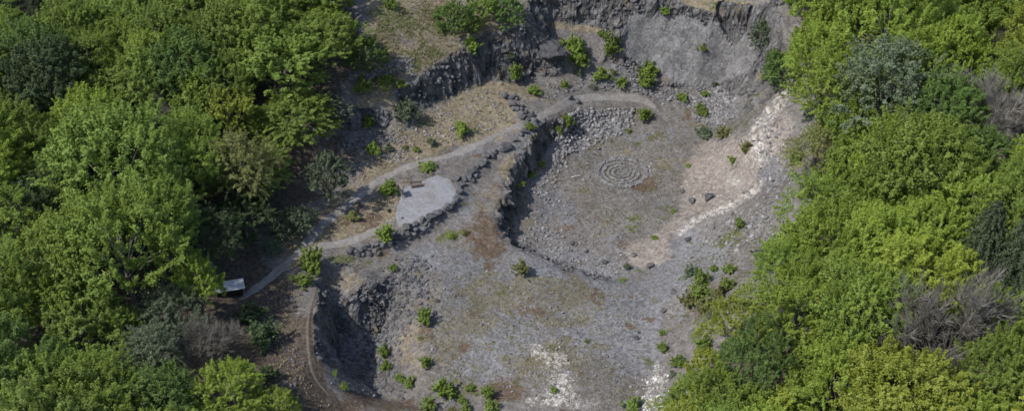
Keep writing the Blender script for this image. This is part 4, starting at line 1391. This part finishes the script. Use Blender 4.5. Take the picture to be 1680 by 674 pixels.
def tree_at(u, v, wpx, form, hue, name='broadleaf_tree', label=None, group=None, hfac=1.0, var=None):
    H0, R0 = DIM[form]
    ppm = 9.6
    for _ in range(3):
        sc = wpx / ppm / (2 * R0)
        H = H0 * sc * hfac
        x, y, z, ppm = ground_at(u, v, H * .62)
    k = R.randrange(len(TREES[form])) if var is None else var
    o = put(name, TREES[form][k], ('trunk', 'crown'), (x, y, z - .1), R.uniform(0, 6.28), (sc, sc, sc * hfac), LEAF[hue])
    placed.append((x, y, R0 * sc))
    if label:
        show.append((u, v, wpx * .5, y))
        tag(o, label, 'tree', group)
    return o


def hand_trees():
    T = tree_at
    # edge of the left wood
    T(324, 462, 82, 'small', 'lime', hfac=1.25, label='small round bright green tree directly left of the shelter roof', group='trees of the left wood edge')
    T(280, 516, 100, 'feather', 'grey', hfac=.85, label='grey-green feathery tree below the bright round tree by the shelter', group='trees of the left wood edge')
    T(245, 580, 95, 'feather', 'grey', label='bluish grey-green tree left of the leafless brown tree', group='trees of the left wood edge')
    T(538, 283, 62, 'slim', 'grey', hfac=1.1, label='tall narrow grey-green tree standing free above the curving path', group='trees of the left wood edge')
    T(488, 358, 56, 'bushy', 'grey', hfac=.85, label='grey-green young tree beside the path bend, right of two', group='trees of the left wood edge')
    T(462, 372, 40, 'bushy', 'grey', hfac=.85, label='grey-green young tree beside the path bend, left of two', group='trees of the left wood edge')
    T(444, 402, 32, 'bushy', 'grey', hfac=.85, label='smallest grey-green tree of the group at the path bend', group='trees of the left wood edge')
    T(540, 180, 62, 'slim', 'grey', hfac=.7, label='grey-green tree at the wood edge beside the small crag', group='trees of the left wood edge')
    T(372, 640, 110, 'broad', 'lime', hfac=.8, label='bright green tree at the lower edge below the leafless brown tree', group='trees of the left wood edge')
    T(440, 676, 90, 'broad', 'lime', hfac=.8, label='bright green crown cut by the lower photo edge, last before the hollow', group='trees of the left wood edge')
    T(598, 84, 62, 'bushy', 'green', hfac=1.15, label='round deep green tree at the right edge of the left wood on the hill', group='trees of the left wood edge')
    T(745, 24, 54, 'bushy', 'green', hfac=1.15, label='broad green tree on the hill top, leftmost of the group above the dark cliff', group='trees on the hill top')
    T(792, 4, 50, 'bushy', 'mid', hfac=1.15, label='green tree on the hill top, middle of the group above the dark cliff', group='trees on the hill top')
    T(834, 12, 50, 'bushy', 'green', hfac=1.15, label='green tree on the hill top nearest the back wall', group='trees on the hill top')
    T(772, 38, 34, 'slim', 'mid', hfac=.6, label='small green tree filling the gap in the hill top group', group='trees on the hill top')
    # left wood
    T(185, 265, 190, 'broad', 'mid', var=1, label='very broad green tree in the middle of the left wood', group='trees of the left wood')
    T(200, 395, 200, 'broad', 'fresh', var=3, label='very broad fresh green tree left of the shelter in the left wood', group='trees of the left wood')
    T(395, 275, 110, 'feather', 'olive', label='olive tinged tree near the right edge of the left wood', group='trees of the left wood')
    T(375, 190, 80, 'small', 'yellow', label='yellowish small crowned tree inside the left wood', group='trees of the left wood')
    T(52, 335, 100, 'feather', 'dark', label='dark bluish tree near the left photo edge', group='trees of the left wood')
    T(70, 130, 130, 'broad', 'dark', label='dark green tree in the upper left of the wood', group='trees of the left wood')
    T(455, 95, 150, 'broad', 'mid', hfac=.68, label='large green tree near the upper right edge of the left wood', group='trees of the left wood')
    T(530, 60, 120, 'broad', 'mid', hfac=.6, label='green tree overlooking the dry grass hill from the left wood', group='trees of the left wood')
    T(480, 190, 120, 'broad', 'mid', hfac=.55, label='green tree at the wood edge left of the small crag', group='trees of the left wood')
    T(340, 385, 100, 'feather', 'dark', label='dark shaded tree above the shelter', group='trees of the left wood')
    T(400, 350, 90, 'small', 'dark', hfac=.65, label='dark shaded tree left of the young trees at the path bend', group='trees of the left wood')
    # right wood
    T(1452, 135, 150, 'feather', 'grey', label='large rounded grey-green tree in the upper right wood', group='trees of the right wood')
    T(1556, 178, 125, 'broad', 'green', hfac=.9, label='deep green tree between the grey-green crown and the leafless trees', group='trees of the right wood')
    T(1492, 185, 70, 'small', 'fresh', label='small fresh green crown in front of the grey-green tree', group='trees of the right wood')
    T(1375, 140, 130, 'broad', 'lime', label='bright yellow-green tree overhanging the top of the pale ridge', group='trees of the right wood')
    T(1340, 245, 85, 'feather', 'olive', hfac=.9, label='olive tree at the right wood edge beside the pale ridge', group='trees of the right wood')
    T(1352, 185, 55, 'small', 'grey', label='small grey tinged tree below the bright tree over the ridge', group='trees of the right wood')
    T(1212, 530, 95, 'broad', 'yellow', hfac=.85, label='pale yellow-green tree at the right wood edge below the thicket', group='trees of the right wood')
    T(1285, 110, 60, 'bushy', 'green', hfac=1.15, label='dark round tree at the wood edge above the ridge top', group='trees of the right wood')
    T(1258, 55, 46, 'slim', 'grey', hfac=.8, label='upright grey-green tree at the right end of the back wall', group='trees of the right wood')
    T(1275, 95, 36, 'slim', 'grey', hfac=.8, label='smaller grey-green tree below the upright one at the back wall end', group='trees of the right wood')
    # leafless trees
    for u, v, wpx, sd_, m, sp, lb in ((338, 562, 95, 1, M_TWIG, 1.15, 'leafless brownish tree at the lower right of the left wood'),
                                      (1560, 498, 205, 2, M_TWIG, 1.15, 'large leafless grey tree fanning out in the lower right wood'),
                                      (1645, 165, 125, 3, M_PTWIG, .8, 'leafless tree with a pale forked trunk near the right photo edge'),
                                      (1590, 150, 80, 4, M_PTWIG, .7, 'slimmer leafless tree left of the pale forked one'),
                                      (1630, 60, 70, 5, M_TWIG, .8, 'dark leafless tree near the upper right corner'),
                                      (250, 190, 75, 6, M_TWIG, .9, 'dark leafless tree sunk among green crowns in the left wood'),
                                      (65, 575, 60, 7, M_TWIG, .9, 'thin leafless tree near the lower left corner')):
        H = 13.5
        ppm = 9.6
        for _ in range(3):
            sc = wpx / ppm / 11.5
            x, y, z, ppm = ground_at(u, v, H * sc * .62)
        o = put('leafless_tree', bare_mesh(500 + sd_, H, sp, m), ('trunk', 'branches'), (x, y, z - .1), R.uniform(0, 6), sc)
        tag(o, lb, 'tree', 'leafless trees')
        placed.append((x, y, 5.0 * sc))
        show.append((u, v, wpx * .68, y))
    cm = conifer_mesh(600, 13.5, 5.0)
    for u, v, sc, lb in ((1622, 396, 1.15, 'dark green conifer in the right wood above the large leafless tree'), (1682, 412, 1.15, 'dark conifer cut by the right photo edge'), (60, 5, .7, 'dark conifer at the top edge near the upper left corner')):
        x, y, z, ppm = ground_at(u, v, 15 * sc * .5)
        o = put('conifer_tree', cm, ('trunk', 'crown'), (x, y, z - .1), R.uniform(0, 6), sc)
        tag(o, lb, 'tree', 'conifers')
        placed.append((x, y, 3.6 * sc))
        show.append((u, v, 70 * sc, y))


hand_trees()


def fill_woods():
    r = random.Random(77)
    got = []
    for wood, poly, hues in (('left', LEFT_WOOD, ['mid'] * 8 + ['fresh'] * 6 + ['green'] * 2 + ['lime'] * 2),
                             ('right', RIGHT_WOOD, ['lime'] * 9 + ['fresh'] * 5 + ['yellow'] * 2 + ['green'])):
        tries = 0
        while tries < 5200:
            tries += 1
            x = r.uniform(-112, -20) if wood == 'left' else r.uniform(22, 115)
            y = r.uniform(-85, 75)
            small = tries > 3400
            form = 'small' if small else r.choice(['broad'] * 6 + ['feather'])
            H0, R0 = DIM[form]
            sc = r.uniform(.72, 1.08) if not small else r.uniform(.8, 1.15)
            rr = R0 * sc
            z = float(tz(x, y))
            u, v, ppm = proj(x, y, z + H0 * sc * .62)
            if not (-60 < u < 1720 and -50 < v < 745):
                continue
            sdp = poly_sd(np.array([u]), np.array([v]), poly)[0]
            edge = .6 if wood == 'left' and sdp < 110 and v < 560 else 1.0
            if sdp < rr * float(ppm) * (.66 if wood == 'left' else .60):
                continue
            if any((x - a) ** 2 + (y - b) ** 2 < ((.44 if small else .56) * (rr + c)) ** 2 for a, b, c in placed):
                continue
            if any(y < d + 2 and (u - a) ** 2 + ((v - b) * 1.0) ** 2 < (c * .72 + rr * float(ppm) * .62) ** 2 for a, b, c, d in show):
                continue
            hue = r.choice(hues)
            o = put('broadleaf_tree', r.choice(TREES[form]), ('trunk', 'crown'), (x, y, z - .1), r.uniform(0, 6.28), (sc * r.uniform(.9, 1.1), sc * r.uniform(.9, 1.1), sc * r.uniform(.88, 1.12) * edge), LEAF[hue])
            placed.append((x, y, rr))
            got.append((wood, float(u), float(v), rr, hue, o, float(ppm)))
    rows = ['topmost', 'second', 'third', 'fourth', 'fifth', 'sixth', 'seventh', 'eighth']
    for wood in ('left', 'right'):
        inn = []
        for g in got:
            if g[0] != wood:
                continue
            u, v, rp = g[1], g[2], g[3] * g[6] * .6
            if u + rp < 0 or u - rp > 1680 or v + rp < 0 or v - rp > 674:
                tag(g[5], 'green tree of the %s wood standing just beyond the picture frame' % wood, 'tree', 'trees beyond the frame on the ' + wood)
            else:
                inn.append(g)
        for k in range(8):
            rw = sorted([g for g in inn if min(max(int((g[2] + 40) / 95), 0), 7) == k], key=lambda g: g[1])
            for i, g in enumerate(rw):
                sz = 'large' if g[3] > 6.2 else 'medium' if g[3] > 4.3 else 'small'
                tag(g[5], '%s %s tree in %s wood, %s from left in the %s crown row' % (sz, LOOKS[g[4]], wood, ORD[i], rows[k]), 'tree', 'trees of the %s wood' % wood)


fill_woods()

# ------------------------------------------------------------------ shrubs, one by one
SH = [
    (632, 130, 52, 'low', 'green', 'low spreading shrub on the grass shelf beside the left wood'), (596, 137, 36, 'round', 'green', 'shrub at the left wood edge just left of the spreading shrub'),
    (657, 136, 20, 'round', 'fresh', 'small bright shrub at the tip of the spreading shrub on the shelf'), (666, 177, 44, 'round', 'grey', 'large grey-green shrub between small crag and dark cliff'),
    (604, 197, 30, 'round', 'fresh', 'light green shrub growing at the foot of the small crag'), (612, 241, 26, 'round', 'green', 'shrub in the rubble below the small crag'),
    (636, 240, 20, 'round', 'grey', 'pale thin shrub right of the one in the crag rubble'), (775, 70, 24, 'tall', 'fresh', 'bright shrub on the top edge of the dark cliff'),
    (760, 208, 30, 'round', 'fresh', 'rounded bright green shrub alone on the dry terrace grass'), (709, 233, 17, 'round', 'grey', 'small pale shrub on the terrace grass above the path'),
    (683, 243, 13, 'round', 'green', 'tiny dark shrub left of the small pale one on the terrace'), (664, 240, 12, 'round', 'olive', 'tiny olive shrub by the crag rubble'),
    (701, 270, 34, 'low', 'green', 'loose shrub right beside the upper edge of the patio'), (637, 306, 32, 'round', 'fresh', 'bright shrub behind the information board'),
    (578, 352, 24, 'round', 'olive', 'yellowish shrub between the main path and the side path'), (632, 376, 30, 'tall', 'fresh', 'bright upright shrub at the lower left corner of the patio'),
    (638, 344, 8, 'round', 'dark', 'tiny dark bush left of the patio edge'), (512, 422, 42, 'tall', 'fresh', 'big bright egg-shaped shrub where the paths fork'), (498, 456, 30, 'round', 'green', 'shaded shrub just below the big egg-shaped shrub'),
    (645, 437, 14, 'round', 'fresh', 'small shrub on the rock rim above the hollow'), (740, 386, 18, 'low', 'fresh', 'low shrub on the floor below the patio boulders, left of two'), (763, 381, 15, 'low', 'olive', 'low shrub on the floor below the patio boulders, right of two'),
    (855, 437, 24, 'tall', 'olive', 'lone yellowish shrub near the basin lip on the front floor'), (697, 517, 24, 'tall', 'fresh', 'tall bright shrub right of the hollow rubble'),
    (690, 553, 12, 'low', 'olive', 'tiny shrub below the tall hollow shrub'), (698, 590, 18, 'tall', 'fresh', 'upright shrub on the floor right of the shaded hollow'),
    (629, 576, 18, 'tall', 'green', 'shrub at the shadow edge in the hollow, upper of two'), (633, 598, 22, 'round', 'green', 'shrub at the shadow edge in the hollow, lower of two'),
    (656, 618, 16, 'round', 'green', 'small shrub at the lower right of the hollow'), (670, 626, 22, 'round', 'green', 'shrub right next to the small one at the lower hollow'),
    (703, 660, 28, 'round', 'green', 'dark rounded shrub at the lower photo edge below the hollow'), (728, 630, 30, 'tall', 'fresh', 'bright shrub heading the cluster at the lower edge'),
    (742, 642, 20, 'round', 'fresh', 'bright shrub in the middle of the lower edge cluster'), (771, 633, 18, 'round', 'fresh', 'small shrub at the top right of the lower edge cluster'),
    (758, 654, 18, 'round', 'green', 'shrub in the lower edge cluster under the small right one'), (764, 667, 18, 'round', 'fresh', 'shrub of the lower edge cluster touching the photo edge'),
    (800, 640, 22, 'tall', 'fresh', 'tall shrub right of the lower edge cluster, upper of two'), (806, 660, 30, 'round', 'green', 'wide shrub right of the lower edge cluster, lower of two'),
    (740, 670, 16, 'low', 'olive', 'low shrub on the photo edge below the cluster'), (909, 637, 13, 'round', 'green', 'little round shrub among the white stone patches'),
    (962, 558, 9, 'round', 'green', 'tiny shrub alone on the grey front floor'), (1037, 662, 26, 'round', 'green', 'shrub left of the white stone heap at the lower edge'),
    (1088, 566, 23, 'round', 'green', 'round shrub on the slope above the white stone heap'), (1086, 543, 13, 'round', 'green', 'small shrub just above the round shrub over the white heap'),
    (1113, 590, 26, 'round', 'green', 'shrub between white stone heap and right wood'), (1104, 612, 18, 'low', 'grey', 'thin pale shrub left of the white heap edge'),
    (1134, 440, 26, 'round', 'grey', 'pale shrub at the top left of the thicket'), (1152, 452, 36, 'round', 'green', 'thick green shrub at the head of the thicket'),
    (1147, 474, 36, 'round', 'green', 'green shrub in the middle of the thicket'), (1132, 490, 30, 'round', 'olive', 'olive shrub on the left flank of the thicket'),
    (1158, 496, 34, 'round', 'olive', 'brownish olive shrub at the foot of the thicket'), (1197, 438, 22, 'round', 'green', 'round shrub right of the thicket, upper one'),
    (1193, 462, 28, 'round', 'green', 'shrub right of the thicket, below the round one'), (1178, 478, 26, 'round', 'olive', 'olive shrub filling the gap right of the thicket'),
    (1172, 438, 16, 'round', 'green', 'small shrub between the two heads of the thicket'), (1172, 515, 30, 'low', 'grey', 'pale spreading shrub below the thicket beside the yellow-green tree'),
    (1155, 562, 28, 'round', 'green', 'shrub at the wood edge left of the yellow-green tree'), (1128, 620, 30, 'low', 'green', 'spreading shrub at the wood edge right of the white heap'),
    (1214, 366, 14, 'tall', 'green', 'narrow upright shrub on the slope below the ridge'), (1258, 412, 40, 'round', 'grey', 'wide grey-green shrub at the right wood edge below the slope'),
    (1306, 254, 28, 'round', 'green', 'green shrub on the rocky slope against the right wood'), (1225, 240, 26, 'round', 'olive', 'olive shrub left of the whitish ridge'),
    (1202, 261, 16, 'round', 'green', 'small shrub down-slope of the olive one by the ridge'), (1186, 216, 22, 'round', 'olive', 'yellow-brown shrub at the foot of the track'),
    (1157, 212, 28, 'round', 'grey', 'pale shrub in the line below the back scree, lowest'), (1153, 180, 20, 'round', 'green', 'shrub in the line below the back scree, middle'),
    (1148, 172, 14, 'round', 'fresh', 'small shrub in the line below the back scree, topmost'), (1120, 156, 18, 'round', 'green', 'round shrub at the slab foot, left of two'),
    (1157, 152, 14, 'round', 'green', 'small shrub at the slab foot, right of two'), (1173, 138, 14, 'low', 'dark', 'dark low shrub on the slab foot'), (1153, 78, 14, 'round', 'green', 'little shrub growing in the middle of the smooth slab'),
    (1093, 16, 18, 'round', 'fresh', 'bright shrub on the top rim of the back wall'), (1254, 126, 13, 'round', 'green', 'small shrub on the track bank near the wood'),
    (1058, 182, 22, 'tall', 'fresh', 'upright bush standing inside the bend of the ramp path'), (1032, 214, 10, 'round', 'green', 'tiny bush above the stone spiral by the scree'),
    (930, 196, 24, 'round', 'fresh', 'bright shrub on the terrace lip beside the ramp path'), (917, 212, 15, 'round', 'green', 'small shrub just below the bright one on the terrace lip'),
    (869, 205, 20, 'round', 'fresh', 'shrub among the boulders at the path gap'), (888, 268, 14, 'round', 'fresh', 'shrub in the shaded cleft, top of three'),
    (872, 286, 18, 'low', 'green', 'shrub in the shaded cleft, middle of three'), (853, 300, 18, 'low', 'green', 'shrub in the shaded cleft, lowest of three'),
    (944, 74, 40, 'round', 'fresh', 'large bright shrub on the back wall, upper half of the pair'), (950, 92, 34, 'round', 'green', 'large shrub on the back wall just below the brightest one'),
    (1004, 74, 30, 'tall', 'fresh', 'tall shrub on the back wall right of the large pair'), (988, 52, 16, 'round', 'green', 'dark small shrub on the ledge above the large back wall pair'),
    (989, 122, 28, 'round', 'fresh', 'round shrub at the foot of the back wall, centre'), (1020, 132, 21, 'round', 'fresh', 'round shrub right of the central one at the back wall foot'),
    (1066, 108, 34, 'round', 'fresh', 'big shrub beside the slab, upper of two'), (1061, 130, 30, 'round', 'fresh', 'big shrub beside the slab, lower of two'),
    (927, 138, 15, 'round', 'fresh', 'small shrub left of the central back wall foot shrub'), (950, 118, 16, 'round', 'grey', 'thin pale shrub above the back wall foot'), (876, 146, 22, 'round', 'green', 'shrub at the wall foot above the upper boulder heap'),
    (846, 118, 22, 'tall', 'green', 'shrub against the pale rock rib above the boulder heap'), (838, 90, 15, 'round', 'grey', 'pale shrub high on the pale rock rib'), (972, 141, 14, 'low', 'grey', 'low grey shrub on the talus above the ramp path'),
    (1006, 118, 14, 'round', 'olive', 'small olive shrub between the two round wall foot shrubs'), (640, 4, 24, 'round', 'green', 'shrub cut by the top edge on the grass hill'),
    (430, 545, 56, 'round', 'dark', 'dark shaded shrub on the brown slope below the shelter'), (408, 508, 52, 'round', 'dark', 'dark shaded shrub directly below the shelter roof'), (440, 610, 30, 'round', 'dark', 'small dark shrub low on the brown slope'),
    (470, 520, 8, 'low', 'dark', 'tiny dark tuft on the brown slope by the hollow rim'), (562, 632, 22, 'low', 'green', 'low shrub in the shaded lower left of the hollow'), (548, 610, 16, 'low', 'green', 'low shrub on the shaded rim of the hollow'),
    (1105, 345, 14, 'low', 'green', 'low green tuft at the foot of the pale slope'), (1075, 388, 16, 'low', 'green', 'low green tuft above the sandy patch'), (1022, 458, 14, 'low', 'fresh', 'low green tuft at the near basin edge'),
    (1030, 436, 12, 'round', 'grey', 'grey tuft in the rubble left of the sandy patch'), (1130, 270, 14, 'low', 'green', 'low green tuft on the basin side of the pale slope'), (845, 350, 12, 'low', 'green', 'low tuft at the foot of the shaded drop'),
]


def shrubs():
    for u, v, wpx, form, hue, lb in SH:
        hue = {'green': 'mid', 'mid': 'mid'}.get(hue, hue)
        H0, R0 = SDIM[form]
        ppm = 9.6
        for _ in range(3):
            sc = wpx / ppm / (2 * R0) * 1.25
            x, y, z, ppm = ground_at(u, v, H0 * sc * .5)
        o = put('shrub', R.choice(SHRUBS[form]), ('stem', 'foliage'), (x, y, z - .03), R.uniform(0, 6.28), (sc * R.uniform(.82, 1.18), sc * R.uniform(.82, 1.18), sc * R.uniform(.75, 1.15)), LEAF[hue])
        tag(o, lb, 'shrub', 'shrubs of the quarry')


shrubs()


def tufts(name, label, poly, n, h, mat, dens=4.0, blades=6):
    P = np.array(poly, float)
    u = rng.uniform(P[:, 0].min(), P[:, 0].max(), n * 3)
    v = rng.uniform(P[:, 1].min(), P[:, 1].max(), n * 3)
    k = poly_sd(u, v, poly) > 0
    u, v = u[k], v[k]
    d = np.stack([(u - 840) / HF, cP + (337 - v) / HF * sP, -sP + (337 - v) / HF * cP], 1)
    lo, hi = np.full(len(u), 120.0), np.full(len(u), 420.0)
    for _ in range(22):
        mi = (lo + hi) / 2
        p = CAM + d * mi[:, None]
        ab = p[:, 2] > tz(p[:, 0], p[:, 1])
        lo, hi = np.where(ab, mi, lo), np.where(ab, hi, mi)
    p = CAM + d * lo[:, None]
    k = (grid_val(flat, p[:, 0], p[:, 1]) < .3) & (grid_val(rock, p[:, 0], p[:, 1]) < .5) & (fbm(p[:, 0], p[:, 1], dens, 3) > rng.uniform(-.45, .45, len(p)))
    p = p[k][:n]
    p = np.repeat(p, blades, 0)
    m = len(p)
    a = rng.uniform(0, 6.28, m)
    hh = h * rng.uniform(.5, 1.2, m)
    o = np.stack([np.cos(a), np.sin(a), np.zeros(m)], 1)
    b = p + o * (rng.uniform(0, .5, m) * h)[:, None]
    b[:, 2] = tz(b[:, 0], b[:, 1]) - .02
    sd = np.stack([-np.sin(a), np.cos(a), np.zeros(m)], 1) * (.28 * hh)[:, None]
    tip = b + o * (hh * .55)[:, None] + UP * hh[:, None]
    V = np.stack([b - sd, b + sd, tip], 1).reshape(-1, 3)
    t = np.repeat(rng.random(m), 3)
    tag(link(name, mesh_np(name, V, np.arange(m * 3).reshape(m, 3), mat, False, {'tint': t})), label, None, None, 'stuff')


tufts('dry_grass', 'dry straw-coloured grass on terrace and hill', [(480, 430), (540, 330), (610, 265), (640, 120), (600, -10), (740, -10), (860, 40), (740, 90), (690, 130), (800, 125), (850, 210), (690, 262), (640, 380), (560, 440)], 3200, .28, LEAF['straw'])
tufts('dry_grass', 'dry grass and litter on the brown slope beside the hollow', [(420, 480), (520, 440), (600, 430), (530, 480), (512, 600), (560, 670), (440, 670)], 900, .25, LEAF['straw'])
tufts('green_grass', 'thin green grass on the right banks', [(1130, 420), (1200, 350), (1300, 330), (1270, 420), (1170, 560), (1100, 520)], 900, .25, LEAF['olive'])
tufts('green_grass', 'thin grass along the track under the right wood', [(1190, 215), (1230, 150), (1260, 100), (1290, 130), (1240, 190), (1200, 215)], 700, .22, LEAF['olive'])
tufts('green_grass', 'sparse grass on the dry hill', [(600, 100), (600, -10), (740, -10), (800, 55), (700, 110), (640, 140)], 1200, .25, LEAF['olive'])
tufts('green_grass', 'sparse weeds on the quarry floors', [(740, 380), (850, 440), (1080, 500), (1040, 660), (700, 660), (690, 540)], 1600, .2, LEAF['olive'], 3)
tufts('green_grass', 'sparse weeds on the basin floor', [(940, 260), (1000, 215), (1140, 220), (1100, 370), (1000, 390), (930, 360)], 1200, .18, LEAF['olive'], 3)
